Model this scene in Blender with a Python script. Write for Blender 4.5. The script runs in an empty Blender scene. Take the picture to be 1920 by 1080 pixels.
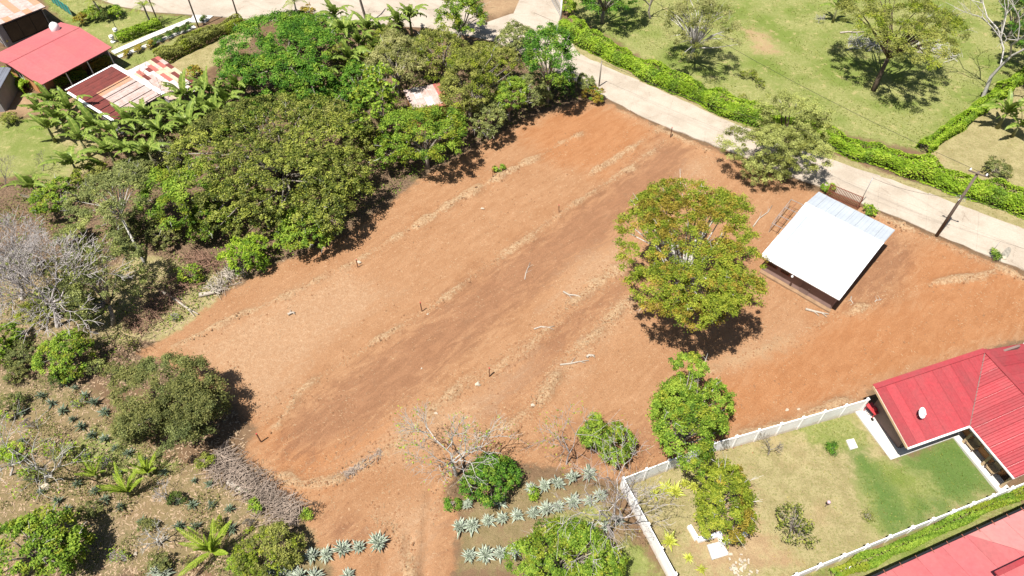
import bpy, math, random
import numpy as np
from mathutils import Vector, Matrix, Euler

random.seed(7)
rng = np.random.default_rng(11)
scene = bpy.context.scene
COL = scene.collection
R = math.radians

# ------------------------------------------------------------------ camera, sky, sun, exposure
CAM_H, PITCH, FPX = 50.0, R(50.0), 1320.0
cam_d = bpy.data.cameras.new('camera')
cam_d.sensor_width = 36.0
cam_d.lens = 36.0 * FPX / 1920.0
cam_d.clip_end = 5000
cam = bpy.data.objects.new('camera', cam_d)
cam.location = (0, 0, CAM_H)
cam.rotation_euler = (R(90) - PITCH, 0, 0)
COL.objects.link(cam)
scene.camera = cam

SUN_EL, SH_AZ = R(67.0), R(46.0)            # elevation; compass of the shadows (from +x towards +y)
world = bpy.data.worlds.new('World')
scene.world = world
world.use_nodes = True
wn = world.node_tree.nodes
sky = wn.new('ShaderNodeTexSky')
sky.sky_type = 'NISHITA'
sky.sun_disc = False
sky.sun_elevation = SUN_EL
sky.sun_rotation = math.atan2(-math.cos(SH_AZ), -math.sin(SH_AZ))
wn['Background'].inputs['Strength'].default_value = 0.05
world.node_tree.links.new(sky.outputs[0], wn['Background'].inputs['Color'])
sd = bpy.data.lights.new('sun', 'SUN')
sd.energy = 5.0
sd.angle = R(0.5)
sd.color = (1.0, 0.965, 0.91)
sun = bpy.data.objects.new('sun', sd)
sun.rotation_euler = Vector((math.cos(SH_AZ) * math.cos(SUN_EL), math.sin(SH_AZ) * math.cos(SUN_EL), -math.sin(SUN_EL))).to_track_quat('-Z', 'Y').to_euler()
sun.location = (-40, -40, 120)
COL.objects.link(sun)
vs = scene.view_settings
vs.view_transform = 'Standard'
vs.look = 'None'
vs.exposure = 0.85
vs.gamma = 1.0
scene.cycles.max_bounces = 6
scene.cycles.diffuse_bounces = 2
scene.cycles.transparent_max_bounces = 4

# ------------------------------------------------------------------ survey helpers
FW = np.array([0, math.cos(PITCH), -math.sin(PITCH)])
UP = np.array([0, math.sin(PITCH), math.cos(PITCH)])
def G(px, py, h=0.0):
    """survey point: where the sight line of a photo point meets height h"""
    d = FW + np.array([1, 0, 0]) * (px - 960) / FPX - UP * (py - 540) / FPX
    return Vector(np.array([0, 0, CAM_H]) + d * ((CAM_H - h) / -d[2]))
def SC(w):
    """photo points per metre at a world point"""
    return FPX / float((np.array(w) - np.array([0, 0, CAM_H])) @ FW)
def DEP(w):
    return math.atan2(CAM_H - w[2], math.hypot(w[0], w[1]))
def height_of(bx, by, tx, ty):
    b = G(bx, by); best = 0; be = 1e9
    for i in range(0, 400):
        h = i * .05
        v = np.array([b.x, b.y, h - CAM_H]); z = v @ FW
        y = 540 - FPX * (v @ UP) / z
        if abs(y - ty) < be: be = abs(y - ty); best = h
    return best

# ------------------------------------------------------------------ object helpers
OFF = {}
def tag(o, label=None, cat=None, group=None, kind=None):
    if label: o['label'] = label
    if cat: o['category'] = cat
    if group: o['group'] = group
    if kind: o['kind'] = kind
    return o
def empty(name, loc, label=None, cat=None, group=None):
    o = bpy.data.objects.new(name, None)
    o.location = loc; o.empty_display_size = .3
    COL.objects.link(o); OFF[o.name] = Vector(loc)
    return tag(o, label, cat, group)
def link(name, me, mat, parent=None):
    if mat is not None and not me.materials: me.materials.append(mat)
    o = bpy.data.objects.new(name, me)
    COL.objects.link(o)
    if parent is not None:
        o.parent = parent
        OFF[o.name] = OFF[parent.name]
    else:
        OFF[o.name] = Vector((0, 0, 0))
    return o
def np_mesh(name, V, F, attrs=None, smooth=False):
    """V (n,3), F (m,k) with k = 3 or 4"""
    me = bpy.data.meshes.new(name)
    V = np.ascontiguousarray(V, dtype=np.float32); F = np.ascontiguousarray(F, dtype=np.int32)
    m, k = F.shape
    me.vertices.add(len(V)); me.vertices.foreach_set('co', V.ravel())
    me.loops.add(m * k); me.loops.foreach_set('vertex_index', F.ravel())
    me.polygons.add(m)
    me.polygons.foreach_set('loop_start', np.arange(0, m * k, k, dtype=np.int32))
    me.polygons.foreach_set('loop_total', np.full(m, k, dtype=np.int32))
    if smooth: me.polygons.foreach_set('use_smooth', np.ones(m, dtype=bool))
    for n, a in (attrs or {}).items():
        at = me.attributes.new(n, 'FLOAT', 'POINT')
        at.data.foreach_set('value', np.ascontiguousarray(a, dtype=np.float32))
    me.update(calc_edges=True)
    return me
class MB:
    def __init__(s): s.v = []; s.f = []; s.at = []
    def add(s, vs, fs, a=0.0):
        n = len(s.v)
        s.v += [tuple(v) for v in vs]; s.f += [tuple(i + n for i in f) for f in fs]
        s.at += (a if isinstance(a, list) else [a] * len(vs))
    def box(s, c, half, ux=None, uz=None):
        ux = Vector(ux or (1, 0, 0)).normalized(); uz = Vector(uz or (0, 0, 1)).normalized()
        uy = uz.cross(ux).normalized(); c = Vector(c)
        p = [c + ux * half[0] * i + uy * half[1] * j + uz * half[2] * k for i, j, k in
             ((-1, -1, -1), (1, -1, -1), (1, 1, -1), (-1, 1, -1), (-1, -1, 1), (1, -1, 1), (1, 1, 1), (-1, 1, 1))]
        s.add(p, [(0, 3, 2, 1), (4, 5, 6, 7), (0, 1, 5, 4), (1, 2, 6, 5), (2, 3, 7, 6), (3, 0, 4, 7)])
    def bar(s, a, b, w, h=None):
        a = Vector(a); b = Vector(b); d = b - a
        if d.length < 1e-5: return
        up = Vector((0, 0, 1)) if abs(d.normalized().z) < .95 else Vector((1, 0, 0))
        side = d.cross(up).normalized(); up2 = side.cross(d).normalized()
        s.box((a + b) / 2, (d.length / 2, w / 2, (h or w) / 2), d, up2)
    def prism(s, poly, z0, z1):
        n = len(poly)
        s.add([(p[0], p[1], z0) for p in poly] + [(p[0], p[1], z1) for p in poly],
              [tuple(range(n, 2 * n)), tuple(range(n - 1, -1, -1))] + [(i, (i + 1) % n, n + (i + 1) % n, n + i) for i in range(n)])
    def slab(s, pts, t):
        """3-d polygon thickened downwards"""
        n = len(pts); pts = [Vector(p) for p in pts]
        s.add(pts + [p - Vector((0, 0, t)) for p in pts],
              [tuple(range(n)), tuple(range(2 * n - 1, n - 1, -1))] + [(i, n + i, n + (i + 1) % n, (i + 1) % n) for i in range(n)])
    def tube(s, pts, rad, n=6, a=0.0, cap=True):
        pts = [Vector(p) for p in pts]; b = len(s.v)
        ref = Vector((.31, .17, .93))
        for i, p in enumerate(pts):
            d = (pts[min(i + 1, len(pts) - 1)] - pts[max(i - 1, 0)]).normalized()
            if abs(d.dot(ref)) > .97: ref = Vector((.9, .3, .1))
            x = d.cross(ref).normalized(); y = d.cross(x)
            for k in range(n):
                t = 2 * math.pi * k / n
                s.v.append(tuple(p + (x * math.cos(t) + y * math.sin(t)) * rad[i])); s.at.append(a)
        for i in range(len(pts) - 1):
            for k in range(n):
                s.f.append((b + i * n + k, b + i * n + (k + 1) % n, b + (i + 1) * n + (k + 1) % n, b + (i + 1) * n + k))
        if cap:
            s.f.append(tuple(b + k for k in range(n - 1, -1, -1)))
            s.f.append(tuple(b + (len(pts) - 1) * n + k for k in range(n)))
    def lathe(s, c, prof, n=14, ax=None):
        c = Vector(c); z = Vector(ax or (0, 0, 1)).normalized()
        x = z.orthogonal().normalized(); y = z.cross(x); b = len(s.v)
        for r, h in prof:
            for k in range(n):
                t = 2 * math.pi * k / n
                s.v.append(tuple(c + z * h + (x * math.cos(t) + y * math.sin(t)) * r)); s.at.append(0.0)
        for i in range(len(prof) - 1):
            for k in range(n):
                s.f.append((b + i * n + k, b + i * n + (k + 1) % n, b + (i + 1) * n + (k + 1) % n, b + (i + 1) * n + k))
        s.f.append(tuple(b + k for k in range(n - 1, -1, -1)))
        s.f.append(tuple(b + (len(prof) - 1) * n + k for k in range(n)))
    def build(s, name, mat, parent=None, smooth=False, attr=None):
        off = OFF[parent.name] if parent is not None else Vector((0, 0, 0))
        me = bpy.data.meshes.new(name)
        me.from_pydata([(v[0] - off.x, v[1] - off.y, v[2] - off.z) for v in s.v], [], s.f)
        if smooth: me.polygons.foreach_set('use_smooth', np.ones(len(me.polygons), dtype=bool))
        if attr:
            a = me.attributes.new(attr, 'FLOAT', 'POINT'); a.data.foreach_set('value', np.array(s.at, dtype=np.float32))
        me.update()
        return link(name, me, mat, parent)

# ------------------------------------------------------------------ materials
def nodes(m):
    m.use_nodes = True
    return m.node_tree.nodes, m.node_tree.links, m.node_tree.nodes['Principled BSDF']
def noise(n, l, scale, detail=4, rough=.6, vec=None, dist=0.0):
    t = n.new('ShaderNodeTexNoise'); t.inputs['Scale'].default_value = scale
    t.inputs['Detail'].default_value = detail; t.inputs['Roughness'].default_value = rough
    t.inputs['Distortion'].default_value = dist
    if vec is not None: l.new(vec, t.inputs['Vector'])
    return t
def mixc(n, l, fac, a, b, mode='MIX'):
    m = n.new('ShaderNodeMix'); m.data_type = 'RGBA'; m.blend_type = mode
    for s, v in ((m.inputs[0], fac), (m.inputs[6], a), (m.inputs[7], b)):
        if hasattr(v, 'links') or isinstance(v, bpy.types.NodeSocket): l.new(v, s)
        elif isinstance(v, (int, float)): s.default_value = v
        else: s.default_value = (*v, 1)
    return m.outputs[2]
def mat(name, col, rough=.8, var=.25, scale=3.0, metal=0.0, bump=0.0, col2=None, spec=.3, fine=0.0, objvar=0.0, splash=None):
    m = bpy.data.materials.new(name); n, l, p = nodes(m)
    tc = n.new('ShaderNodeTexCoord')
    t = noise(n, l, scale, 6, .65, tc.outputs['Object'])
    c2 = col2 or tuple(c * (1 - var) for c in col)
    r = n.new('ShaderNodeMapRange'); r.inputs[1].default_value = .35; r.inputs[2].default_value = .65
    l.new(t.outputs['Fac'], r.inputs[0])
    out = mixc(n, l, r.outputs[0], col, c2)
    if fine:
        t2 = noise(n, l, scale * 9, 3, .7, tc.outputs['Object'])
        out = mixc(n, l, fine, out, t2.outputs['Fac'], 'OVERLAY')
    if splash:
        ge = n.new('ShaderNodeNewGeometry'); sx_ = n.new('ShaderNodeSeparateXYZ'); l.new(ge.outputs['Position'], sx_.inputs[0])
        t3 = noise(n, l, 2.5, 5, .7, ge.outputs['Position'])
        ad = n.new('ShaderNodeMath'); ad.operation = 'MULTIPLY_ADD'; ad.inputs[1].default_value = -1.1; l.new(t3.outputs['Fac'], ad.inputs[0]); l.new(sx_.outputs[2], ad.inputs[2])
        mr2 = n.new('ShaderNodeMapRange'); mr2.inputs[1].default_value = .05; mr2.inputs[2].default_value = -.45; mr2.inputs[4].default_value = .5; l.new(ad.outputs[0], mr2.inputs[0])
        out = mixc(n, l, mr2.outputs[0], out, splash)
    if objvar:
        oi = n.new('ShaderNodeObjectInfo'); mr = n.new('ShaderNodeMapRange')
        mr.inputs[3].default_value = 1 - objvar; mr.inputs[4].default_value = 1 + objvar
        l.new(oi.outputs['Random'], mr.inputs[0])
        hs = n.new('ShaderNodeHueSaturation'); l.new(mr.outputs[0], hs.inputs['Value']); l.new(out, hs.inputs['Color'])
        out = hs.outputs[0]
    l.new(out, p.inputs['Base Color'])
    p.inputs['Roughness'].default_value = rough; p.inputs['Metallic'].default_value = metal
    p.inputs['Specular IOR Level'].default_value = spec
    if bump:
        b = n.new('ShaderNodeBump'); b.inputs['Strength'].default_value = bump; b.inputs['Distance'].default_value = .03
        l.new(t.outputs['Fac'], b.inputs['Height']); l.new(b.outputs[0], p.inputs['Normal'])
    return m
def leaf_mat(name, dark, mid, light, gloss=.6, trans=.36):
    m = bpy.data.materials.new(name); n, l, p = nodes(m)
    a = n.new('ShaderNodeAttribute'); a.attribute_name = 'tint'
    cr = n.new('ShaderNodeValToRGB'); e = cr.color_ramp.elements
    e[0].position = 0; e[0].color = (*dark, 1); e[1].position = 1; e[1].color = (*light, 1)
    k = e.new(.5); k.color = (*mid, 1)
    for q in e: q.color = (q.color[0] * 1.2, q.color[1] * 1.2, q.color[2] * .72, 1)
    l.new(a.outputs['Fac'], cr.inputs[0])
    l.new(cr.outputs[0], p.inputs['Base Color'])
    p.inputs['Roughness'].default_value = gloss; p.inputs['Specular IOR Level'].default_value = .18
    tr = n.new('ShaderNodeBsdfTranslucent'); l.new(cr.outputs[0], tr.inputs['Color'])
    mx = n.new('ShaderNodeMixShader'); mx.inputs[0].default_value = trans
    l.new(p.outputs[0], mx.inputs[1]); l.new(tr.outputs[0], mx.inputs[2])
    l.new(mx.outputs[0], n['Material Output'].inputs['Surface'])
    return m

LEAF = {
 'vivid':   leaf_mat('vivid_leaves', (.022, .070, .012), (.075, .185, .028), (.180, .310, .056)),
 'bright':  leaf_mat('bright_leaves', (.045, .095, .014), (.145, .240, .036), (.300, .385, .080)),
 'lime':    leaf_mat('lime_leaves', (.085, .160, .014), (.200, .310, .030), (.360, .440, .080)),
 'yellow':  leaf_mat('yellow_green_leaves', (.080, .115, .016), (.195, .245, .034), (.340, .350, .070)),
 'mango':   leaf_mat('mango_leaves', (.026, .042, .012), (.120, .150, .036), (.330, .350, .105), .45),
 'olive':   leaf_mat('olive_leaves', (.065, .078, .026), (.175, .190, .064), (.330, .330, .130)),
 'grey':    leaf_mat('grey_green_leaves', (.080, .098, .050), (.165, .190, .098), (.285, .305, .170)),
 'pale':    leaf_mat('pale_leaves', (.140, .145, .078), (.265, .262, .155), (.400, .385, .250)),
 'dark':    leaf_mat('dark_leaves', (.020, .042, .014), (.055, .085, .027), (.125, .150, .055)),
 'olived':  leaf_mat('dull_dark_leaves', (.055, .066, .030), (.125, .135, .062), (.230, .225, .115)),
 'banana':  leaf_mat('banana_leaves', (.060, .100, .028), (.150, .215, .060), (.360, .410, .160), .4, .35),
 'palm':    leaf_mat('palm_leaves', (.075, .115, .020), (.180, .235, .045), (.340, .370, .100), .4),
 'flower':  leaf_mat('croton_leaves', (.160, .060, .020), (.240, .200, .040), (.380, .300, .060)),
 'grass':   leaf_mat('grass_blades', (.070, .085, .020), (.150, .170, .045), (.270, .270, .090)),
 'drygr':   leaf_mat('dry_grass_blades', (.150, .120, .050), (.280, .240, .110), (.420, .370, .200)),
  'spear': leaf_mat('spear_leaves', (.090, .145, .018), (.200, .280, .040), (.360, .420, .100)),
 'rust': leaf_mat('rusty_leaves', (.120, .100, .018), (.270, .210, .045), (.430, .320, .090)),
 'sage': leaf_mat('sage_leaves', (.110, .130, .056), (.275, .300, .135), (.450, .470, .240)),
}
PAL2 = {'vivid': 'bright', 'bright': 'yellow', 'mango': 'olive', 'olive': 'yellow', 'yellow': 'rust', 'grey': 'sage', 'pale': 'olive', 'olived': 'grey', 'lime': 'bright', 'dark': 'vivid', 'flower': 'bright', 'sage': 'olive'}
BARK = mat('grey_bark', (.30, .26, .21), .9, .45, 4, bump=.4)
BARK_PALE = mat('pale_bark', (.50, .47, .42), .85, .35, 5, bump=.3)
BARK_MAUVE = mat('weathered_twig_bark', (.50, .45, .42), .9, .4, 4)
BARK_DARK = mat('dark_bark', (.12, .085, .06), .9, .4, 5, bump=.4)
# ------------------------------------------------------------------ ground
def vnoise(x, y, s, seed):
    r = np.random.default_rng(seed).random((128, 128))
    u = x / s; v = y / s
    i = np.floor(u).astype(int); j = np.floor(v).astype(int); fu = u - i; fv = v - j
    fu = fu * fu * (3 - 2 * fu); fv = fv * fv * (3 - 2 * fv)
    g = lambda a, b: r[a % 128, b % 128]
    return (g(i, j) * (1 - fu) + g(i + 1, j) * fu) * (1 - fv) + (g(i, j + 1) * (1 - fu) + g(i + 1, j + 1) * fu) * fv
def seg_dist(X, Y, a, b):
    dx, dy = b[0] - a[0], b[1] - a[1]; L = dx * dx + dy * dy + 1e-9
    t = np.clip(((X - a[0]) * dx + (Y - a[1]) * dy) / L, 0, 1)
    return np.hypot(X - a[0] - t * dx, Y - a[1] - t * dy)
def line_dist(X, Y, pts):
    return np.minimum.reduce([seg_dist(X, Y, pts[i], pts[i + 1]) for i in range(len(pts) - 1)])
def sdf(X, Y, poly):
    d = line_dist(X, Y, poly + [poly[0]]); ins = np.zeros(X.shape, bool)
    for i in range(len(poly)):
        (x1, y1), (x2, y2) = poly[i], poly[(i + 1) % len(poly)]
        c = ((y1 > Y) != (y2 > Y)) & (X < (x2 - x1) * (Y - y1) / (y2 - y1 + 1e-12) + x1)
        ins ^= c
    return np.where(ins, d, -d)
def W2(pts): return [tuple(G(*p)[:2]) for p in pts]

NEAR = [(1010, 118), (1075, 150), (1142, 185), (1197, 215), (1242, 235), (1327, 267), (1480, 328), (1640, 390), (1702, 416), (1752, 437), (1850, 477), (1920, 507), (2150, 605)]
FAR = [(1050, 62), (1080, 98), (1147, 130), (1210, 157), (1272, 185), (1370, 229), (1470, 268), (1560, 300), (1640, 328), (1715, 352), (1802, 387), (1920, 430), (2150, 515)]
UPPER = [(60, -90), (150, -14), (225, 12), (290, 23), (400, 30), (480, 38), (620, 42), (800, 52), (930, 78), (1015, 120), (1080, 152), (1084, 99), (1050, 45), (1000, 24), (958, 26), (912, 42), (888, 10), (870, -90)]
DRIVE = [(962, 27), (1002, 24), (1048, 44), (1060, -40), (1000, -60)]

P_LOT = [(1092, 190), (1142, 192), (1242, 242), (1330, 275), (1480, 338), (1640, 398), (1752, 445), (1920, 516), (2150, 612), (2150, 690), (1925, 632), (1640, 722), (1625, 748), (1330, 838), (1240, 872), (1170, 900), (1150, 905), (1060, 880), (985, 868), (930, 860), (860, 868),
         (832, 920), (862, 965), (855, 1040), (840, 1120), (640, 1120), (610, 1040), (580, 990), (545, 945), (490, 900), (455, 850), (478, 800), (420, 740), (330, 690), (255, 662), (330, 622), (420, 552), (500, 505), (560, 480), (640, 448), (725, 385), (790, 335), (880, 285), (960, 235), (1020, 210)]
P_BROWN = [[(1235, 255), (1310, 285), (1270, 335), (1180, 400), (1160, 450), (1050, 520), (900, 640), (790, 740), (640, 840), (560, 870), (500, 860), (560, 760), (700, 660), (850, 545), (1060, 400), (1190, 305)],
           [(1170, 510), (1190, 545), (1080, 640), (960, 770), (900, 800), (880, 770), (960, 680), (1080, 570)],
           [(1600, 430), (1680, 440), (1720, 480), (1660, 560), (1580, 590), (1600, 520)],
           [(1000, 850), (1090, 800), (1240, 790), (1250, 850), (1160, 890), (1050, 880)],
           [(560, 980), (640, 965), (700, 985), (690, 1020), (590, 1030)],
           [(825, 900), (880, 905), (930, 960), (860, 1080), (830, 1080)]]
P_ORANGE = [[(1760, 450), (1920, 520), (2150, 620), (2150, 700), (1930, 630), (1640, 722), (1500, 770), (1380, 800), (1300, 790), (1330, 720), (1480, 640), (1560, 590), (1700, 560), (1700, 480)],
            [(480, 790), (600, 830), (760, 780), (720, 850), (600, 910), (520, 890)],
            [(1060, 195), (1150, 205), (1230, 245), (1140, 330), (1020, 300), (980, 250)]]
P_GRASS = [[(1078, 30), (1200, 106), (1390, 196), (1560, 247), (1728, 282), (1925, 128), (2250, -40), (1950, -160), (1050, -160)],
           [(60, -20), (140, -14), (225, 14), (290, 25), (392, 32), (340, 58), (215, 104), (195, 80), (112, 34)],
           [(215, 112), (300, 82), (372, 52), (440, 42), (300, 112), (225, 132)],
           [(120, 172), (210, 118), (135, 180)],
           [(-80, 215), (70, 222), (140, 292), (120, 345), (40, 330), (-80, 345)],
           [(1600, 850), (1690, 868), (1795, 815), (1866, 915), (1700, 992), (1640, 1010), (1610, 930)],
           [(1455, 775), (1590, 778), (1640, 830), (1600, 850), (1520, 830)],
           [(1500, 1082), (1920, 915), (1920, 955), (1660, 1085)],
           [(1040, 965), (1110, 948), (1145, 970), (1130, 985), (1060, 985)],
           [(1150, 1030), (1200, 1010), (1240, 1090), (1160, 1090)], [(180, 800), (330, 870), (240, 900), (120, 850)]]
P_DRY = [[(1160, 915), (1330, 848), (1620, 762), (1665, 862), (1700, 852), (1870, 930), (1470, 1095), (1278, 1095)],
         [(1732, 290), (1925, 132), (2250, -30), (2250, 520), (1920, 385), (1740, 312)],
         [(312, 118), (450, 55), (480, 42), (470, 75), (390, 130), (340, 150)],
         [(60, 222), (170, 225), (190, 300), (120, 350), (60, 300)],
         [(1060, 62), (1090, 75), (1170, 128), (1300, 190), (1400, 228), (1570, 290), (1700, 335), (1920, 400), (2150, 480), (2150, 520), (1920, 432), (1715, 355), (1560, 302), (1370, 231), (1147, 132), (1080, 100)],
         [(250, 470), (330, 490), (420, 520), (400, 600), (300, 640), (200, 640), (150, 600)]]
P_LITTER_SHADE = [[(-60, 340), (130, 340), (190, 250), (130, 230), (420, 170), (470, 80), (620, 60), (920, 75), (1090, 150), (1090, 190), (1020, 210), (880, 280), (725, 380), (560, 480), (500, 505), (420, 550), (330, 620), (260, 660), (420, 745), (200, 720), (-60, 640)], [(-60, 610), (130, 640), (190, 720), (70, 770), (-60, 770)], [(230, 640), (330, 690), (200, 730)], [(100, 985), (240, 960), (250, 1090), (90, 1090)], [(420, 960), (560, 970), (580, 1090), (430, 1090)]]  # leaf litter; the outline at the left edge paints tree shade
P_SAND = [[(900, -5), (985, -5), (985, 12), (935, 30), (905, 28)], [(1395, 50), (1440, 60), (1460, 100), (1420, 100)], [(1430, 990), (1500, 1060), (1330, 1080), (1290, 1030), (1330, 960), (1400, 900)],
          [(0, 148), (40, 168), (90, 188), (85, 212), (-60, 215), (-60, 150)], [(100, 195), (140, 170), (215, 235), (160, 235)], [(1490, 640), (1455, 640), (1330, 690), (1420, 670)]]
P_PALE = [[(330, 650), (470, 575), (650, 500), (760, 545), (600, 660), (520, 760), (470, 780)], [(600, 880), (760, 770), (900, 730), (1010, 660), (1000, 700), (900, 800), (760, 870)], [(1080, 480), (1180, 440), (1190, 490), (1080, 560), (1020, 580)], [(1290, 300), (1345, 290), (1330, 330), (1270, 340)], [(1040, 690), (1180, 560), (1200, 580), (1120, 660), (1060, 740)], [(1330, 680), (1500, 605), (1520, 620), (1380, 690)], [(700, 960), (830, 920), (800, 1090), (740, 1090)]]
P_LUSH = [[(1598, 850), (1618, 846), (1680, 925), (1712, 985), (1670, 1000), (1630, 930)], [(1690, 865), (1798, 815), (1864, 912), (1790, 945), (1760, 925), (1740, 890)], [(1720, 940), (1800, 940), (1700, 995)]]
RIDGES = [[(520, 800), (560, 735), (640, 680), (790, 588), (850, 545), (1050, 402), (1200, 302), (1252, 262)],
          [(330, 650), (430, 600), (560, 545), (668, 490), (830, 392), (930, 335), (1090, 250)],
          [(640, 890), (720, 850), (870, 722), (920, 700), (1000, 640), (1085, 560), (1175, 492)],
          [(860, 850), (1000, 765), (1075, 665), (1185, 560)],
          [(1160, 205), (1250, 248), (1335, 285)],
          [(1330, 700), (1450, 645), (1560, 600), (1700, 545), (1900, 500)],
          [(1100, 330), (1185, 280), (1250, 230)], [(480, 880), (560, 905), (640, 900)], [(700, 960), (760, 1010), (770, 1090)], [(1640, 400), (1760, 452), (1920, 522)], [(1330, 845), (1480, 790), (1620, 742)]]
TRACKS = [[(808, 920), (800, 1000), (797, 1090)], [(735, 985), (722, 1040), (712, 1090)], [(768, 1000), (762, 1090)], [(560, 920), (640, 885), (710, 840)], [(560, 925), (490, 885), (480, 860)], [(1265, 1000), (1270, 1090)]]

def axis(lo, hi, step, far):
    a = list(np.arange(lo, hi + step / 2, step))
    return np.array([lo - f for f in reversed(far)] + a + [hi + f for f in far])
FARS = [3, 10, 30, 100, 400, 1500]
gx = axis(-90, 90, .32, FARS); gy = axis(9, 105, .32, FARS)
X, Y = np.meshgrid(gx, gy); NX, NY = len(gx), len(gy)
def soft(polys, w=1.0):
    m = np.full(X.shape, -1e9)
    for p in polys: m = np.maximum(m, sdf(X, Y, W2(p)))
    return np.clip(.5 + m / (2 * w), 0, 1), m
lot_m, lot_d = soft([P_LOT], 1.3)
brown_m, _ = soft(P_BROWN, 2.4); orange_m, _ = soft(P_ORANGE, 3.0)
grass_m, grass_d = soft(P_GRASS, 1.6); dry_m, _ = soft(P_DRY, 1.3); litter_shade_m, _ = soft(P_LITTER_SHADE, 1.6); sand_m, _ = soft(P_SAND, 1.8)
ridge = np.zeros(X.shape)
for i, r_ in enumerate(RIDGES):
    d = line_dist(X, Y, W2(r_)) + (vnoise(X, Y, 1.3, 30 + i) - .5) * .9
    ridge = np.maximum(ridge, np.clip(1 - d / (.8 if i in (2, 3) else .55), 0, 1) * np.clip(vnoise(X, Y, 2.6, 60 + i) * 2.2 - .25, 0, 1))
track = np.zeros(X.shape)
for r_ in TRACKS:
    d = line_dist(X, Y, W2(r_)) + (vnoise(X, Y, .8, 77) - .5) * .3
    track = np.maximum(track, np.clip(1.2 - d / .35, 0, 1))
fine = (vnoise(X, Y, .6, 1) - .5) * .07 + (vnoise(X, Y, 1.7, 2) - .5) * .10 + (vnoise(X, Y, 7, 3) - .5) * .14
d0 = Vector(G(1250, 262) - G(560, 735)).normalized()                 # the way the tractor drove
U_ = X * d0.x + Y * d0.y; V_ = -X * d0.y + Y * d0.x
combs = (vnoise(U_ / 9, V_, .55, 5) - .5) * .15
Z = -.06 + fine * (.5 + .5 * (1 - lot_m)) + combs * lot_m + ridge * .42 * (0.3 + vnoise(X, Y, .45, 9)) - track * .3
ROADP = W2(FAR) + list(reversed(W2(NEAR)))
road_d = np.maximum(sdf(X, Y, ROADP), sdf(X, Y, W2(UPPER)))
Z = np.where(road_d > -.6, np.minimum(Z, -.02 - .25 * np.clip(road_d + .05, 0, .6)), Z)
far_mask = (np.abs(X) > 90.4) | (Y < 8.9) | (Y > 105.4)
Z = np.where(far_mask, -.1, Z)
def GZ(x, y):
    i = int(np.clip(np.searchsorted(gx, x), 0, NX - 1)); j = int(np.clip(np.searchsorted(gy, y), 0, NY - 1))
    return float(Z[j, i])

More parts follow.
